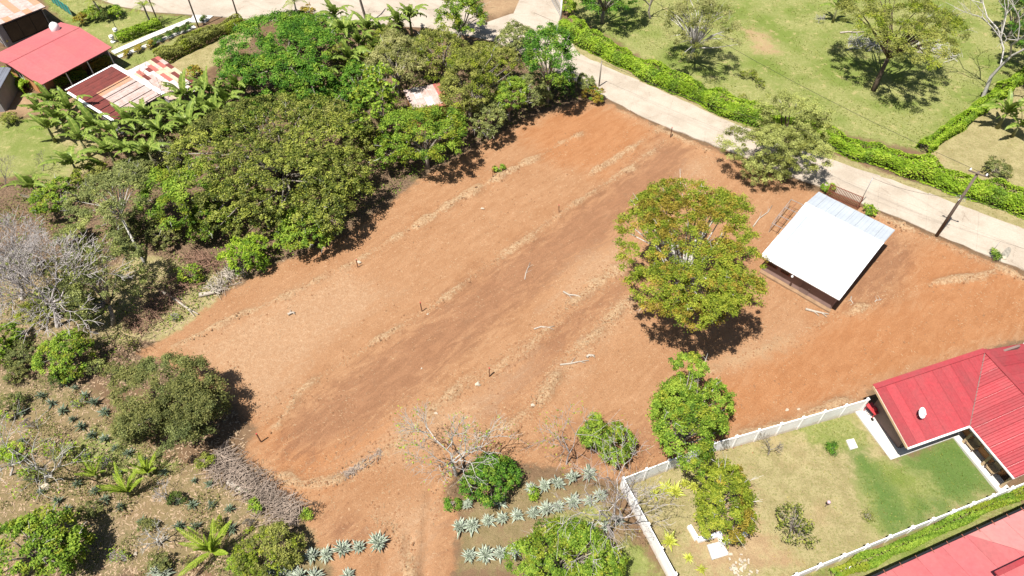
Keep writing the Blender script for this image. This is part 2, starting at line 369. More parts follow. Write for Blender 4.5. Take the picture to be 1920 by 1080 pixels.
def ground_material():
    m = bpy.data.materials.new('ground_surface'); n, l, p = nodes(m)
    geo = n.new('ShaderNodeNewGeometry'); pos = geo.outputs['Position']
    mp = n.new('ShaderNodeMapping'); mp.inputs['Rotation'].default_value = (0, 0, -math.atan2(d0.y, d0.x)); mp.inputs['Scale'].default_value = (.12, 1, 1)
    vr = n.new('ShaderNodeVectorRotate'); vr.rotation_type = 'Z_AXIS'; vr.inputs['Angle'].default_value = -math.atan2(d0.y, d0.x)
    l.new(pos, vr.inputs['Vector'])
    ms = n.new('ShaderNodeVectorMath'); ms.operation = 'MULTIPLY'; ms.inputs[1].default_value = (.3, 1, 1); l.new(vr.outputs[0], ms.inputs[0])
    n.remove(mp)
    big = noise(n, l, .16, 5, .6, pos); midn = noise(n, l, .9, 6, .7, pos); fin = noise(n, l, 5, 4, .75, pos); grit = noise(n, l, 16, 3, .8, pos)
    streak = noise(n, l, 1.5, 8, .72, ms.outputs[0], .8); streak2 = noise(n, l, 4.5, 5, .75, ms.outputs[0], .5)
    def rng_(sock, a, b, c=0., d=1.):
        r = n.new('ShaderNodeMapRange'); r.interpolation_type = 'SMOOTHSTEP'
        for i, v in enumerate((a, b, c, d)): r.inputs[i + 1].default_value = v
        l.new(sock, r.inputs[0]); return r.outputs[0]
    def att(nm, nz=None, amp=1.0, lo=.38, hi=.62):
        a = n.new('ShaderNodeAttribute'); a.attribute_name = nm; s = a.outputs['Fac']
        if nz is not None:
            q = n.new('ShaderNodeMath'); q.operation = 'MULTIPLY_ADD'; q.inputs[1].default_value = amp; l.new(nz, q.inputs[0])
            q.inputs[2].default_value = -amp / 2
            w = n.new('ShaderNodeMath'); w.operation = 'ADD'; l.new(s, w.inputs[0]); l.new(q.outputs[0], w.inputs[1]); s = w.outputs[0]
        return rng_(s, lo, hi)
    def mul(a, b):
        q = n.new('ShaderNodeMath'); q.operation = 'MULTIPLY'
        for i, v in enumerate((a, b)):
            if isinstance(v, float): q.inputs[i].default_value = v
            else: l.new(v, q.inputs[i])
        return q.outputs[0]
    earth = mixc(n, l, rng_(midn.outputs[0], .35, .65), (.190, .120, .068), (.125, .078, .045))
    soil = mixc(n, l, rng_(streak.outputs[0], .36, .64), (.355, .196, .102), (.308, .160, .079))
    soil = mixc(n, l, mul(rng_(streak2.outputs[0], .52, .72), .55), soil, (.37, .222, .122))
    soil = mixc(n, l, mul(rng_(big.outputs[0], .45, .7), .45), soil, (.270, .128, .058))
    det = noise(n, l, 3.4, 9, .78, pos, .6)
    soil = mixc(n, l, mul(rng_(det.outputs[0], .56, .68), .65), soil, (.47, .305, .18))
    soil = mixc(n, l, mul(rng_(det.outputs[0], .42, .33), .45), soil, (.20, .098, .047))
    brown = mixc(n, l, rng_(streak.outputs[0], .4, .62), (.272, .136, .072), (.226, .112, .060))
    det = noise(n, l, 3.4, 9, .78, pos, .6)
    soil = mixc(n, l, mul(rng_(det.outputs[0], .56, .68), .65), soil, (.47, .305, .18))
    soil = mixc(n, l, mul(rng_(det.outputs[0], .42, .33), .45), soil, (.20, .098, .047))
    brown = mixc(n, l, mul(rng_(midn.outputs[0], .55, .75), .5), brown, (.185, .116, .070))
    brown = mixc(n, l, mul(rng_(det.outputs[0], .57, .70), .6), brown, (.36, .225, .135))
    orange = mixc(n, l, rng_(streak.outputs[0], .36, .66), (.360, .170, .076), (.310, .135, .056))
    orange = mixc(n, l, mul(rng_(det.outputs[0], .57, .69), .55), orange, (.42, .24, .125))
    orange = mixc(n, l, mul(rng_(det.outputs[0], .42, .32), .4), orange, (.20, .09, .04))
    straw = mixc(n, l, rng_(fin.outputs[0], .4, .6), (.44, .310, .185), (.30, .175, .092))
    grass = mixc(n, l, rng_(fin.outputs[0], .36, .64), (.195, .210, .060), (.285, .280, .110))
    grass = mixc(n, l, rng_(big.outputs[0], .40, .66), grass, (.150, .192, .040))
    grass = mixc(n, l, mul(rng_(midn.outputs[0], .53, .68), .8), grass, (.36, .31, .135))
    dry = mixc(n, l, rng_(midn.outputs[0], .38, .62), (.345, .290, .145), (.270, .225, .105))
    dry = mixc(n, l, mul(rng_(fin.outputs[0], .47, .66), .75), dry, (.185, .185, .06))
    dry = mixc(n, l, mul(rng_(big.outputs[0], .56, .72), .5), dry, (.35, .235, .13))
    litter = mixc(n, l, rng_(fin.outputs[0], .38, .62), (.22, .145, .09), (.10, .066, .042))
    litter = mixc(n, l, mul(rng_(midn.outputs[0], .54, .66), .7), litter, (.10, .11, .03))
    sand = mixc(n, l, rng_(midn.outputs[0], .35, .65), (.42, .29, .165), (.34, .22, .125))
    c = earth
    c = mixc(n, l, att('litter', midn.outputs[0], .9), c, litter)  # mask holds leaf litter plus the painted tree shade at left
    c = mixc(n, l, att('dry', midn.outputs[0], .9), c, dry)
    c = mixc(n, l, mul(att('scrub', midn.outputs[0], 2.4, .5, 1.0), .45), c, dry)
    c = mixc(n, l, att('grass', midn.outputs[0], 1.1, .3, .7), c, grass)
    c = mixc(n, l, mul(att('lush', midn.outputs[0], .9, .2, .75), .85), c, (.080, .148, .030))
    c = mixc(n, l, att('soil', midn.outputs[0], .9), c, soil)
    c = mixc(n, l, mul(att('orange', streak.outputs[0], 1.3, .2, .8), .9), c, orange)
    c = mixc(n, l, mul(att('brown', streak.outputs[0], 1.9, .3, .9), .78), c, brown)
    c = mixc(n, l, mul(att('pale', streak.outputs[0], 2.2, .25, 1.0), .52), c, mixc(n, l, rng_(det.outputs[0], .4, .62), (.365, .225, .128), (.46, .315, .195)))
    c = mixc(n, l, mul(att('sand', midn.outputs[0], 1.8, .2, .9), .8), c, sand)
    c = mixc(n, l, mul(att('ridge', det.outputs[0], 2.2, .2, .8), .85), c, straw)
    sp = n.new('ShaderNodeTexVoronoi'); sp.inputs['Scale'].default_value = 2.6; l.new(pos, sp.inputs['Vector'])
    c = mixc(n, l, mul(rng_(sp.outputs['Distance'], .13, .05), .3), c, (.56, .42, .27))
    g = mixc(n, l, .55, c, grit.outputs['Fac'], 'OVERLAY')
    l.new(g, p.inputs['Base Color']); p.inputs['Roughness'].default_value = .95; p.inputs['Specular IOR Level'].default_value = .1
    ad = n.new('ShaderNodeMath'); ad.operation = 'ADD'; l.new(fin.outputs[0], ad.inputs[0]); l.new(grit.outputs[0], ad.inputs[1])
    b = n.new('ShaderNodeBump'); b.inputs['Strength'].default_value = .75; b.inputs['Distance'].default_value = .12
    l.new(ad.outputs[0], b.inputs['Height']); l.new(b.outputs[0], p.inputs['Normal'])
    return m
GROUND = ground_material()
VV = np.stack([X.ravel(), Y.ravel(), Z.ravel()], 1)
idx = np.arange(NX * NY).reshape(NY, NX)
FF = np.stack([idx[:-1, :-1], idx[:-1, 1:], idx[1:, 1:], idx[1:, :-1]], -1).reshape(-1, 4)
cc = lambda a: ((a[:-1, :-1] + a[1:, 1:] + a[:-1, 1:] + a[1:, :-1]) / 4).ravel()
past_d = sdf(X, Y, W2(P_GRASS[0])); yard_d = sdf(X, Y, W2(P_DRY[0]))
zone = np.where(cc(lot_d) > 0, 1, np.where(cc(past_d) > 0, 2, np.where(cc(yard_d) > 0, 3, 0)))
lush_m, _ = soft(P_LUSH, 2.0)
scrub_m, _ = soft([[(850, 940), (960, 880), (1150, 905), (1230, 1090), (840, 1095)], [(-60, 690), (150, 700), (300, 840), (440, 880), (560, 960), (700, 960), (690, 1095), (-60, 1095)], [(-60, 500), (260, 480), (400, 560), (250, 650), (-60, 690)]], 1.5)
pale_m, _ = soft(P_PALE, 2.2)
ATT = dict(scrub=scrub_m, pale=pale_m * lot_m, lush=lush_m, soil=lot_m, brown=brown_m * lot_m, orange=orange_m * np.maximum(lot_m, 0), ridge=ridge, grass=grass_m, dry=dry_m, litter=litter_shade_m, sand=sand_m)
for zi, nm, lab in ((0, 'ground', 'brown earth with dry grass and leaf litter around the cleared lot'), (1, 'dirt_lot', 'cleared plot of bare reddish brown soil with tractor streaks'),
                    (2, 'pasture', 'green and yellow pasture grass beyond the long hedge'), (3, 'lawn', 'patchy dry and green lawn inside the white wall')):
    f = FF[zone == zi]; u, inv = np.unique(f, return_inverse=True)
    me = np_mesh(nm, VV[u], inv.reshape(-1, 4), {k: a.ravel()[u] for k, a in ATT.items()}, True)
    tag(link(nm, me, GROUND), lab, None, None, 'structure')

# roads: concrete slabs with open joints
def road_material(name, ang):
    m = bpy.data.materials.new(name); n, l, p = nodes(m); pos = n.new('ShaderNodeNewGeometry').outputs['Position']
    vr = n.new('ShaderNodeVectorRotate'); vr.rotation_type = 'Z_AXIS'; vr.inputs['Angle'].default_value = -ang; l.new(pos, vr.inputs['Vector'])
    ms = n.new('ShaderNodeVectorMath'); ms.operation = 'MULTIPLY'; ms.inputs[1].default_value = (.08, 1, 1); l.new(vr.outputs[0], ms.inputs[0])
    def r(s, a, b, c=0., d=1.):
        q = n.new('ShaderNodeMapRange'); q.interpolation_type = 'SMOOTHSTEP'
        for i, v in enumerate((a, b, c, d)): q.inputs[i + 1].default_value = v
        l.new(s, q.inputs[0]); return q.outputs[0]
    big = noise(n, l, .3, 6, .65, pos); wheel = noise(n, l, .75, 4, .6, ms.outputs[0]); gr = noise(n, l, 6, 5, .75, pos)
    c = mixc(n, l, r(big.outputs[0], .38, .66), (.40, .342, .275), (.33, .275, .215))
    c = mixc(n, l, r(wheel.outputs[0], .5, .72, 0, .55), c, (.285, .235, .185))
    c = mixc(n, l, r(gr.outputs[0], .58, .75, 0, .5), c, (.43, .36, .28))
    vo = n.new('ShaderNodeTexVoronoi'); vo.feature = 'DISTANCE_TO_EDGE'; vo.inputs['Scale'].default_value = .28
    ds = n.new('ShaderNodeVectorMath'); ds.operation = 'ADD'; sc = n.new('ShaderNodeVectorMath'); sc.operation = 'SCALE'; sc.inputs['Scale'].default_value = .8
    l.new(gr.outputs['Color'], sc.inputs[0]); l.new(pos, ds.inputs[0]); l.new(sc.outputs[0], ds.inputs[1]); l.new(ds.outputs[0], vo.inputs['Vector'])
    ck = n.new('ShaderNodeMath'); ck.operation = 'MULTIPLY'; l.new(r(vo.outputs['Distance'], .012, .003, 0, .6), ck.inputs[0]); l.new(r(big.outputs[0], .5, .6), ck.inputs[1])
    c = mixc(n, l, ck.outputs[0], c, (.14, .10, .07))
    c = mixc(n, l, .3, c, gr.outputs['Fac'], 'OVERLAY')
    l.new(c, p.inputs['Base Color']); p.inputs['Roughness'].default_value = .92; p.inputs['Specular IOR Level'].default_value = .15
    b = n.new('ShaderNodeBump'); b.inputs['Strength'].default_value = .3; b.inputs['Distance'].default_value = .03; l.new(gr.outputs['Fac'], b.inputs['Height']); l.new(b.outputs[0], p.inputs['Normal'])
    return m
CONC = road_material('road_concrete', R(-37))
CONC_BASE = mat('road_joint_dirt', (.24, .18, .125), .95, .3, 1.5)
WHITE_CONC = mat('white_concrete', (.60, .57, .52), .85, .14, 1.2, fine=.2)
def resample(pts, n):
    pts = [Vector((p[0], p[1], 0)) for p in pts]; L = [0]
    for i in range(1, len(pts)): L.append(L[-1] + (pts[i] - pts[i - 1]).length)
    out = []
    for k in range(n + 1):
        s = L[-1] * k / n
        i = max(1, next((q for q in range(1, len(L)) if L[q] >= s - 1e-6), len(L) - 1))
        out.append(pts[i - 1].lerp(pts[i], (s - L[i - 1]) / max(1e-9, L[i] - L[i - 1])))
    return out
NR = 14
na, fa = resample(W2(NEAR), NR * 4), resample(W2(FAR), NR * 4)
mb = MB()
mb.add([(p.x, p.y, -.07) for p in na] + [(p.x, p.y, -.07) for p in fa], [(i, i + 1, len(na) + i + 1, len(na) + i) for i in range(len(na) - 1)])
road = mb.build('road', CONC_BASE); tag(road, 'pale concrete road running past the lot beside the long hedge', None, None, 'structure')
for k in range(NR):
    for a, b in ((.0, .4985), (.5015, 1.0)):
        mb = MB(); top = []; m_ = 5
        A = [na[k * 4 + i].lerp(fa[k * 4 + i], a) for i in range(5)]; B = [na[k * 4 + i].lerp(fa[k * 4 + i], b) for i in range(5)]
        A[0] = A[0].lerp(A[1], .006); B[0] = B[0].lerp(B[1], .006)
        jj = lambda: random.uniform(-.16, .12)
        ea = [p + ((q - p).normalized() * jj() if a == 0 else Vector()) for p, q in zip(A, B)]
        eb = [q + ((p - q).normalized() * jj() if b == 1 else Vector()) for p, q in zip(A, B)]
        z = .02 + random.uniform(-.004, .004)
        poly = [(p.x, p.y) for p in ea] + [(q.x, q.y) for q in reversed(eb)]
        mb.prism(poly, -.12, z); mb.build('slab', CONC, road)
mb = MB(); mb.prism(W2(UPPER), -.14, .012); tag(mb.build('upper_road', CONC), 'wide pale road crossing behind the trees at the top', None, None, 'structure')
mb = MB(); mb.prism(W2(DRIVE), -.14, .026); tag(mb.build('driveway', CONC), 'bright concrete drive leading up to the far gate', None, None, 'structure')
def strip(a, b, w, z=.03):
    a = G(*a); b = G(*b); d = (b - a).normalized(); s = Vector((-d.y, d.x, 0)) * w / 2
    return [a - s, b - s, b + s, a + s]
for nm, pts, w, lab in (('garden_path', [(212, 99), (285, 67), (360, 37)], 1.0, 'white garden path leading from the red roofed house to the road'),
                        ('garden_kerb', [(222, 107), (290, 80), (366, 50)], .7, 'narrow white kerb strip planted with small shrubs beside the garden path')):
    mb = MB()
    L_, R_ = [], []
    P_ = [G(*q) for q in pts]
    for i, q in enumerate(P_):
        d = (P_[min(i + 1, 2)] - P_[max(i - 1, 0)]).normalized(); s = Vector((-d.y, d.x, 0)) * w / 2
        L_.append(q - s); R_.append(q + s)
    mb.prism([(q.x, q.y) for q in L_ + R_[::-1]], -.2, .06)
    tag(mb.build(nm, WHITE_CONC), lab, None, None, 'structure')
mb = MB(); mb.prism(W2([(355, 42), (362, 28), (400, 30), (385, 42)]), -.2, .045); tag(mb.build('path_apron', WHITE_CONC), 'white concrete apron where the garden path meets the road', None, None, 'structure')
# ------------------------------------------------------------------ foliage builders
def unit(a): return a / np.maximum(1e-9, np.linalg.norm(a, axis=1))[:, None]
def leaf_arrays(P, N, ls, ratio, tint, r):
    n = len(P)
    N = unit(N); t = unit(np.cross(N, r.normal(size=(n, 3)))); s = np.cross(N, t)
    L = (ls * r.uniform(.65, 1.25, n))[:, None]; w = L * ratio
    V = np.empty((n, 4, 3))
    V[:, 0] = P - t * L / 2; V[:, 1] = P + s * w / 2 + t * L * .05; V[:, 2] = P + t * L / 2 - N * L * .12; V[:, 3] = P - s * w / 2 + t * L * .05
    return V.reshape(-1, 3), np.arange(4 * n).reshape(n, 4), np.repeat(np.clip(tint, 0, 1), 4)
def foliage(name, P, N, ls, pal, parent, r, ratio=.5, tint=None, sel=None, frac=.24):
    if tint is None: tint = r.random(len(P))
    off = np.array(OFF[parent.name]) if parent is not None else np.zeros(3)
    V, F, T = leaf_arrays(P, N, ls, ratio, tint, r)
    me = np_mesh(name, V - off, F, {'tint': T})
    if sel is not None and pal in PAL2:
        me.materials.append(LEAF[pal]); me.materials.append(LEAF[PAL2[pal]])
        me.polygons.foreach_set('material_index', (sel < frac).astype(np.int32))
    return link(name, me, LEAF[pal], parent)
def dirnoise(D, r, k=7, fr=2.6):
    o = np.zeros(len(D))
    for _ in range(k):
        o += np.cos(D @ (r.normal(size=3) * fr) + r.uniform(0, 6.28))
    return o / math.sqrt(k)
def crown_points(C, a, b, c, r, ls, cov=2.4, lump=.2, rc=None, gap=0.0, low=-.35, ratio=.5, zmin=.08, up=.9, minr=.72):
    """clumps of leaves over a crown built of overlapping lobes"""
    C = np.array(C); E = np.array([a, b, c]); Rm = (a * b * c) ** (1 / 3)
    rc = rc or min(.62, max(.26, Rm * .14))
    area = 4 * math.pi * (((a * b) ** 1.6 + (a * c) ** 1.6 + (b * c) ** 1.6) / 3) ** (1 / 1.6)
    K = int(max(16, area * .8 / (rc * rc * 3.0)))
    nl = int(np.clip(7 + area / 22, 8, 26))
    def dirs(n, lo):
        D = unit(r.normal(size=(n * 8, 3))); D = D[D[:, 2] > lo]
        w = np.linalg.norm(D * np.array([b * c, a * c, a * b]), axis=1); D = D[r.random(len(D)) < w / w.max()]
        return D[:n]
    flat = c / max(a, b)
    rho = .72 * np.sqrt(r.random(nl)); ph = r.uniform(0, 2 * math.pi, nl)
    zl = np.sqrt(1 - rho ** 2) * r.uniform(.25, .62, nl)
    if flat > .55: dn = r.random(nl) < .35; zl = np.where(dn, -r.uniform(0, .45, nl), zl); rho = np.where(dn, r.uniform(.5, .72, nl), rho)
    LC = np.stack([rho * np.cos(ph), rho * np.sin(ph), zl], 1); LR = r.uniform(.27, .46, nl) * (1 + lump * .5); LT = r.normal(0, .13, nl + 1)
    LC = np.vstack([LC, [[0, 0, .1]]]); LR = np.append(LR, .72)
    q = dirs(K * 4, low); k = r.choice(len(LC), len(q), p=LR ** 2 / (LR ** 2).sum())
    pts = LC[k] + q * LR[k][:, None] * np.where(r.random(len(q)) < .1, r.uniform(1.05, 1.25, len(q)), r.uniform(.88, 1.05, len(q)))[:, None]
    dist = np.linalg.norm(pts[:, None, :] - LC[None], axis=2) / LR[None]
    ok = (dist > .78).all(1) & (np.linalg.norm(pts, axis=1) < 1.2)
    pts, q, lt = pts[ok], q[ok], LT[k[ok]]
    n = np.linalg.norm(pts, axis=1); pts = pts / np.maximum(1.0, n / 1.06)[:, None]
    pts, q, lt = pts[:K], q[:K], lt[:K]
    if gap:
        g = dirnoise(pts * 1.0, r, 6, 4.6); m = g > -1.2 + gap * 2; pts, q, lt = pts[m], q[m], lt[m]
    cen = C + pts * E
    D = unit(q / E * Rm)
    nleaf = int(area * .7 * cov / (ls * ls * ratio * .55))
    k = len(cen); per = max(6, nleaf // max(1, k))
    q2 = unit(r.normal(size=(k * per, 3))); q2[:, 2] = np.abs(q2[:, 2]) * .9 - .25
    rad = np.where(r.random(k * per) < .12, r.uniform(1.0, 1.6, k * per), r.uniform(.35, 1.0, k * per)) * rc * np.repeat(r.uniform(.65, 1.3, k), per)
    P = np.repeat(cen, per, 0) + q2 * rad[:, None]
    out = np.repeat(D, per, 0)
    N = q2 * .45 + out * .35 + np.array([0, 0, up]) + r.normal(size=P.shape) * .5
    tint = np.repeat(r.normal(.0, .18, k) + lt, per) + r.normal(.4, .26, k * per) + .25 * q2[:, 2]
    sel = np.repeat(r.random(k) + lt * 2, per)
    ok = P[:, 2] > zmin
    return P[ok], N[ok], tint[ok], cen, sel[ok]
def trunk_mesh(base, cen, C, r, rad, fork=.45, nb=14, lean=None):
    mb = MB(); base = Vector(base); C = Vector(C)
    fk = base.lerp(C, fork) if C.z > base.z + .5 else C
    mb.tube([base - Vector((0, 0, .15)), base.lerp(fk, .5) + Vector((r.normal() * .08, r.normal() * .08, 0)), fk], [rad * 1.25, rad, rad * .85], 8)
    sel = r.permutation(len(cen))[:nb]
    for i in sel:
        e = Vector(cen[i]); m1 = fk.lerp(e, .5) + Vector((0, 0, .12 * (e - fk).length)) + Vector(r.normal(size=3) * .12 * (e - fk).length * .5)
        m1.z = max(m1.z, .2)
        mb.tube([fk - Vector((0, 0, .05)), fk.lerp(m1, .5) + Vector(r.normal(size=3) * .06), m1, e], [rad * .6, rad * .45, rad * .3, rad * .1], 5)
    return mb
SEED = [100]
def tree(name, label, cat, cx, cy, hw, hh, pal, ls=.26, kc=.75, hcf=1.15, group=None, base=None, bark=None, cov=2.4, lump=.2, gap=0.0, rc=None, extra=(), tr=None, nb=12, fork=.45, low=-.35, ratio=.5, up=.9, hc=None, minr=.72, twigs=14, frac=.24):
    """cx, cy: photo point of the crown's middle; hw, hh: its half width and height there"""
    SEED[0] += 1; r = np.random.default_rng(SEED[0]); ls *= .84; cov *= .7
    S = SC(G(cx, cy, 2)); rr = hh / S; c = kc * rr
    hc = hc if hc is not None else max(.3, c * hcf * (1.3 if cat == 'tree' else 1.0))
    C = G(cx, cy, hc); S = SC(C); a = hw / S; rr = hh / S; d = DEP(C); c = min(c, hc * 1.4)
    b = math.sqrt(max(.2, rr * rr - (c * math.cos(d)) ** 2)) / math.sin(d)
    bp = G(*base) if base else Vector((C.x, C.y, 0)); bp.z = GZ(bp.x, bp.y)
    root = empty(name, bp, label, cat, group)
    P, N, T, cen, sel = crown_points(C, a, b, c, r, ls, cov, lump, rc, gap, low, ratio, .08, up, minr)
    for (ex, ey, ew, eh, ehc) in extra:
        C2 = G(ex, ey, ehc); s2 = SC(C2)
        p2, n2, t2, c2, s2_ = crown_points(C2, ew / s2, eh / s2, min(eh / s2 * .8, ehc * 1.2), r, ls, cov, lump, rc, gap, low, ratio, .08, up, minr)
        P = np.vstack([P, p2]); N = np.vstack([N, n2]); T = np.concatenate([T, t2]); cen = np.vstack([cen, c2]); sel = np.concatenate([sel, s2_])
    rad = tr or min(.3, max(.05, .025 * (a + b)))
    trunk_mesh(bp, cen, C, r, rad, fork, nb + 4 * len(extra)).build('trunk', bark or BARK, root, True)
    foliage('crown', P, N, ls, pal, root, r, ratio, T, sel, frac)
    if cat == 'tree' and twigs:
        mb = MB()                                                   # dead twigs poking out of the crown
        for i in r.permutation(len(cen))[:twigs]:
            e = Vector(cen[i]); o = (e - Vector(C)).normalized() + Vector((0, 0, .4)); q = e + o * r.uniform(.3, .9)
            mb.tube([e - o * .5, e, q], [.035, .026, .01], 4)
            for _ in range(2):
                mb.tube([e.lerp(q, .4), e.lerp(q, .8) + Vector(r.normal(size=3) * .28)], [.014, .007], 3)
        tag(mb.build('dead_twigs', BARK_PALE, root), None, None, None, 'stuff')
    return root
def hedge(name, label, pts, w, h, pal, ls=.24, group=None, cov=2.6, dens_var=.36, cat='hedge'):
    """pts: photo points of the line along the hedge's foot"""
    SEED[0] += 1; r = np.random.default_rng(SEED[0])
    ctrl = W2(pts); L = sum(math.dist(ctrl[i], ctrl[i + 1]) for i in range(len(ctrl) - 1))
    n = max(4, int(L / .35)); rs = resample(ctrl, n)
    A = np.array([(p.x, p.y) for p in rs]); T = np.gradient(A, axis=0); T = T / np.linalg.norm(T, axis=1)[:, None]; Nn = np.stack([-T[:, 1], T[:, 0]], 1)
    root = empty(name, (A[n // 2][0], A[n // 2][1], 0), label, cat, group)
    N_ = int(L * (w + 2 * h) * cov / (ls * ls * .5 * .55))
    k = r.integers(0, n, N_); f = r.random(N_)
    base = A[k] + (A[np.minimum(k + 1, n)] - A[k]) * f[:, None]; nn = Nn[k]
    th = r.uniform(-.15, math.pi + .15, N_)
    ct, st = np.cos(th), np.sin(th)
    sx = np.sign(ct) * np.abs(ct) ** .55; sz = np.sign(st) * np.abs(st) ** .55
    lum = vnoise(base[:, 0] * 1.0 + sx * 2, base[:, 1] + sz * 2, .9, SEED[0])
    hgt = h * (1 + dens_var * (vnoise(base[:, 0], base[:, 1], 1.6, SEED[0] + 5) - .5) * 2)
    wid = w / 2 * (1 + dens_var * (vnoise(base[:, 0], base[:, 1], 1.9, SEED[0] + 9) - .5) * 2)
    q = (.78 + .3 * lum) * r.uniform(.86, 1.04, N_)
    P = np.stack([base[:, 0] + nn[:, 0] * sx * wid * q, base[:, 1] + nn[:, 1] * sx * wid * q, np.maximum(.05, .1 + sz * q * hgt * .95)], 1)
    N = np.stack([nn[:, 0] * sx * .5, nn[:, 1] * sx * .5, .5 + sz * .7], 1) + r.normal(size=P.shape) * .42
    tint = .25 + .5 * lum + r.normal(0, .18, N_)
    foliage('foliage', P, N, ls, pal, root, r, .5, tint, vnoise(P[:, 0], P[:, 1], 1.1, SEED[0] + 3) + r.normal(0, .08, N_), .3)
    mb = MB()
    for i in range(0, n, 2):
        p = Vector((A[i][0], A[i][1], -.1))
        for s_ in (-.25, .2):
            mb.tube([p, p + Vector((Nn[i][0] * s_ * w, Nn[i][1] * s_ * w, h * .45)), p + Vector((Nn[i][0] * s_ * w * 1.4, Nn[i][1] * s_ * w * 1.4, h * .8))], [.04, .03, .015], 4)
    mb.build('stems', BARK_DARK, root)
    return root
def bare(name, label, base, top, spread_px, bark, depth=5, seed=1, rad=.14, cat='tree', leaves=None, nleaf=0, kids=3, ls=.16, group=None, trunkfrac=.35, droop=0.0, tw=.012):
    """leafless tree: base and top are photo points, the height follows from them"""
    r = random.Random(seed); b = G(*base); b.z = GZ(b.x, b.y)
    if isinstance(top, (int, float)): h = top; lean = Vector((0, 0, 1))
    else:
        h = max(.6, height_of(*base, base[0], top[1]))
        t = G(top[0], top[1], h); lean = Vector((t.x - b.x, 0, h)).normalized()
    S = SC(b); sp = spread_px / S
    root = empty(name, b, label, cat, group)
    trunk = MB(); twigs = MB(); tips = []
    def grow(p, d, L, rd, lev):
        q1 = p + d * L * .5 + Vector((r.gauss(0, .07), r.gauss(0, .07), r.gauss(0, .04))) * L
        q2 = p + d * L + Vector((r.gauss(0, .09), r.gauss(0, .09), r.gauss(0, .05))) * L
        q2.z = max(q2.z, .12); q1.z = max(q1.z, .08)
        (trunk if lev == 0 else twigs).tube([p, q1, q2], [rd, rd * .82, max(rd * .62, tw * .7)], 7 if lev == 0 else 4 if lev < 3 else 3, cap=False)
        if lev >= depth: tips.append(q2); return
        if lev >= 2: tips.append(q2)
        kk = kids + (1 if r.random() < .35 else 0)
        a0 = r.random() * 6.28
        for i in range(kk):
            az = a0 + i * 6.28 / kk + r.gauss(0, .4); sprd = r.uniform(.35, .95) if lev else r.uniform(.4, .9) * min(1.5, .6 + sp / h)
            side = d.orthogonal().normalized(); side.rotate(Matrix.Rotation(az, 3, d))
            nd = (d + side * sprd + Vector((0, 0, .15 - droop))).normalized()
            grow(q2 if r.random() < .7 else q1.lerp(q2, .5), nd, L * r.uniform(.58, .86), max(tw, rd * r.uniform(.5, .66)), lev + 1)
    L0 = h * trunkfrac
    grow(b - Vector((0, 0, .1)), lean, L0, rad, 0)
    trunk.build('trunk', bark, root, True)
    twigs.build('branches', bark, root, True)
    if leaves and nleaf and tips:
        rr = np.random.default_rng(seed); T = np.array([tuple(t) for t in tips]); k = rr.integers(0, len(T), nleaf)
        cl = rr.choice(len(T), max(3, len(T) // 3)); k = cl[rr.integers(0, len(cl), nleaf)]
        P = T[k] + rr.normal(size=(nleaf, 3)) * .16
        foliage('foliage', P, rr.normal(size=P.shape) * .6 + np.array([0, 0, .8]), ls, leaves, root, rr)
    return root

# ------------------------------------------------------------------ plants with countable leaves
def blade_mesh(name, L, W, arch, fold, seg=15, tatter=0.3, seed=0, stalk=.1):
    """long arching leaf along +x: midrib and side blades torn into strips"""
    r = random.Random(seed); V = []; F = []; T = []; P = []; x = z = 0.0
    for i in range(seg + 1):
        ang = arch[0] + (arch[1] - arch[0]) * (i / seg) ** 1.2
        if i: x += math.cos(ang) * L / seg; z += math.sin(ang) * L / seg
        P.append((x, z, ang))
    for i in range(seg):
        (x0, z0, a0), (x1, z1, a1) = P[i], P[i + 1]; b = len(V); w = .03 * (1 - .6 * i / seg)
        V += [(x0, -w, z0 + .012), (x0, w, z0 + .012), (x1, w * .9, z1 + .012), (x1, -w * .9, z1 + .012)]; F.append((b, b + 1, b + 2, b + 3)); T += [.95] * 4
        t = (i + .5) / seg
        if t < stalk: continue
        wd = W * .5 * max(.08, math.sin(math.pi * min(1, (t - stalk) / (1 - stalk)) ** .7)) ** .55
        for s_ in (-1, 1):
            w_ = wd * (1 - tatter * r.random() * .6); dr = fold * w_ * (1 if r.random() > tatter * .5 else -1.2) - r.uniform(0, .1) * tatter
            nx, nz = -math.sin(a0), math.cos(a0); sh = .12 * w_; gapx = r.uniform(0, .25) * tatter
            b = len(V); tt = r.uniform(.2, .6)
            V += [(x0, 0, z0), (x1, 0, z1), (x1 + nx * dr + sh - gapx * (x1 - x0), s_ * w_, z1 + nz * dr), (x0 + nx * dr + sh, s_ * w_, z0 + nz * dr)]
            F.append((b, b + 1, b + 2, b + 3)); T += [tt + .15, tt + .15, tt, tt]
    return np_mesh(name, np.array(V), np.array(F), {'tint': np.clip(np.array(T), 0, 1)})
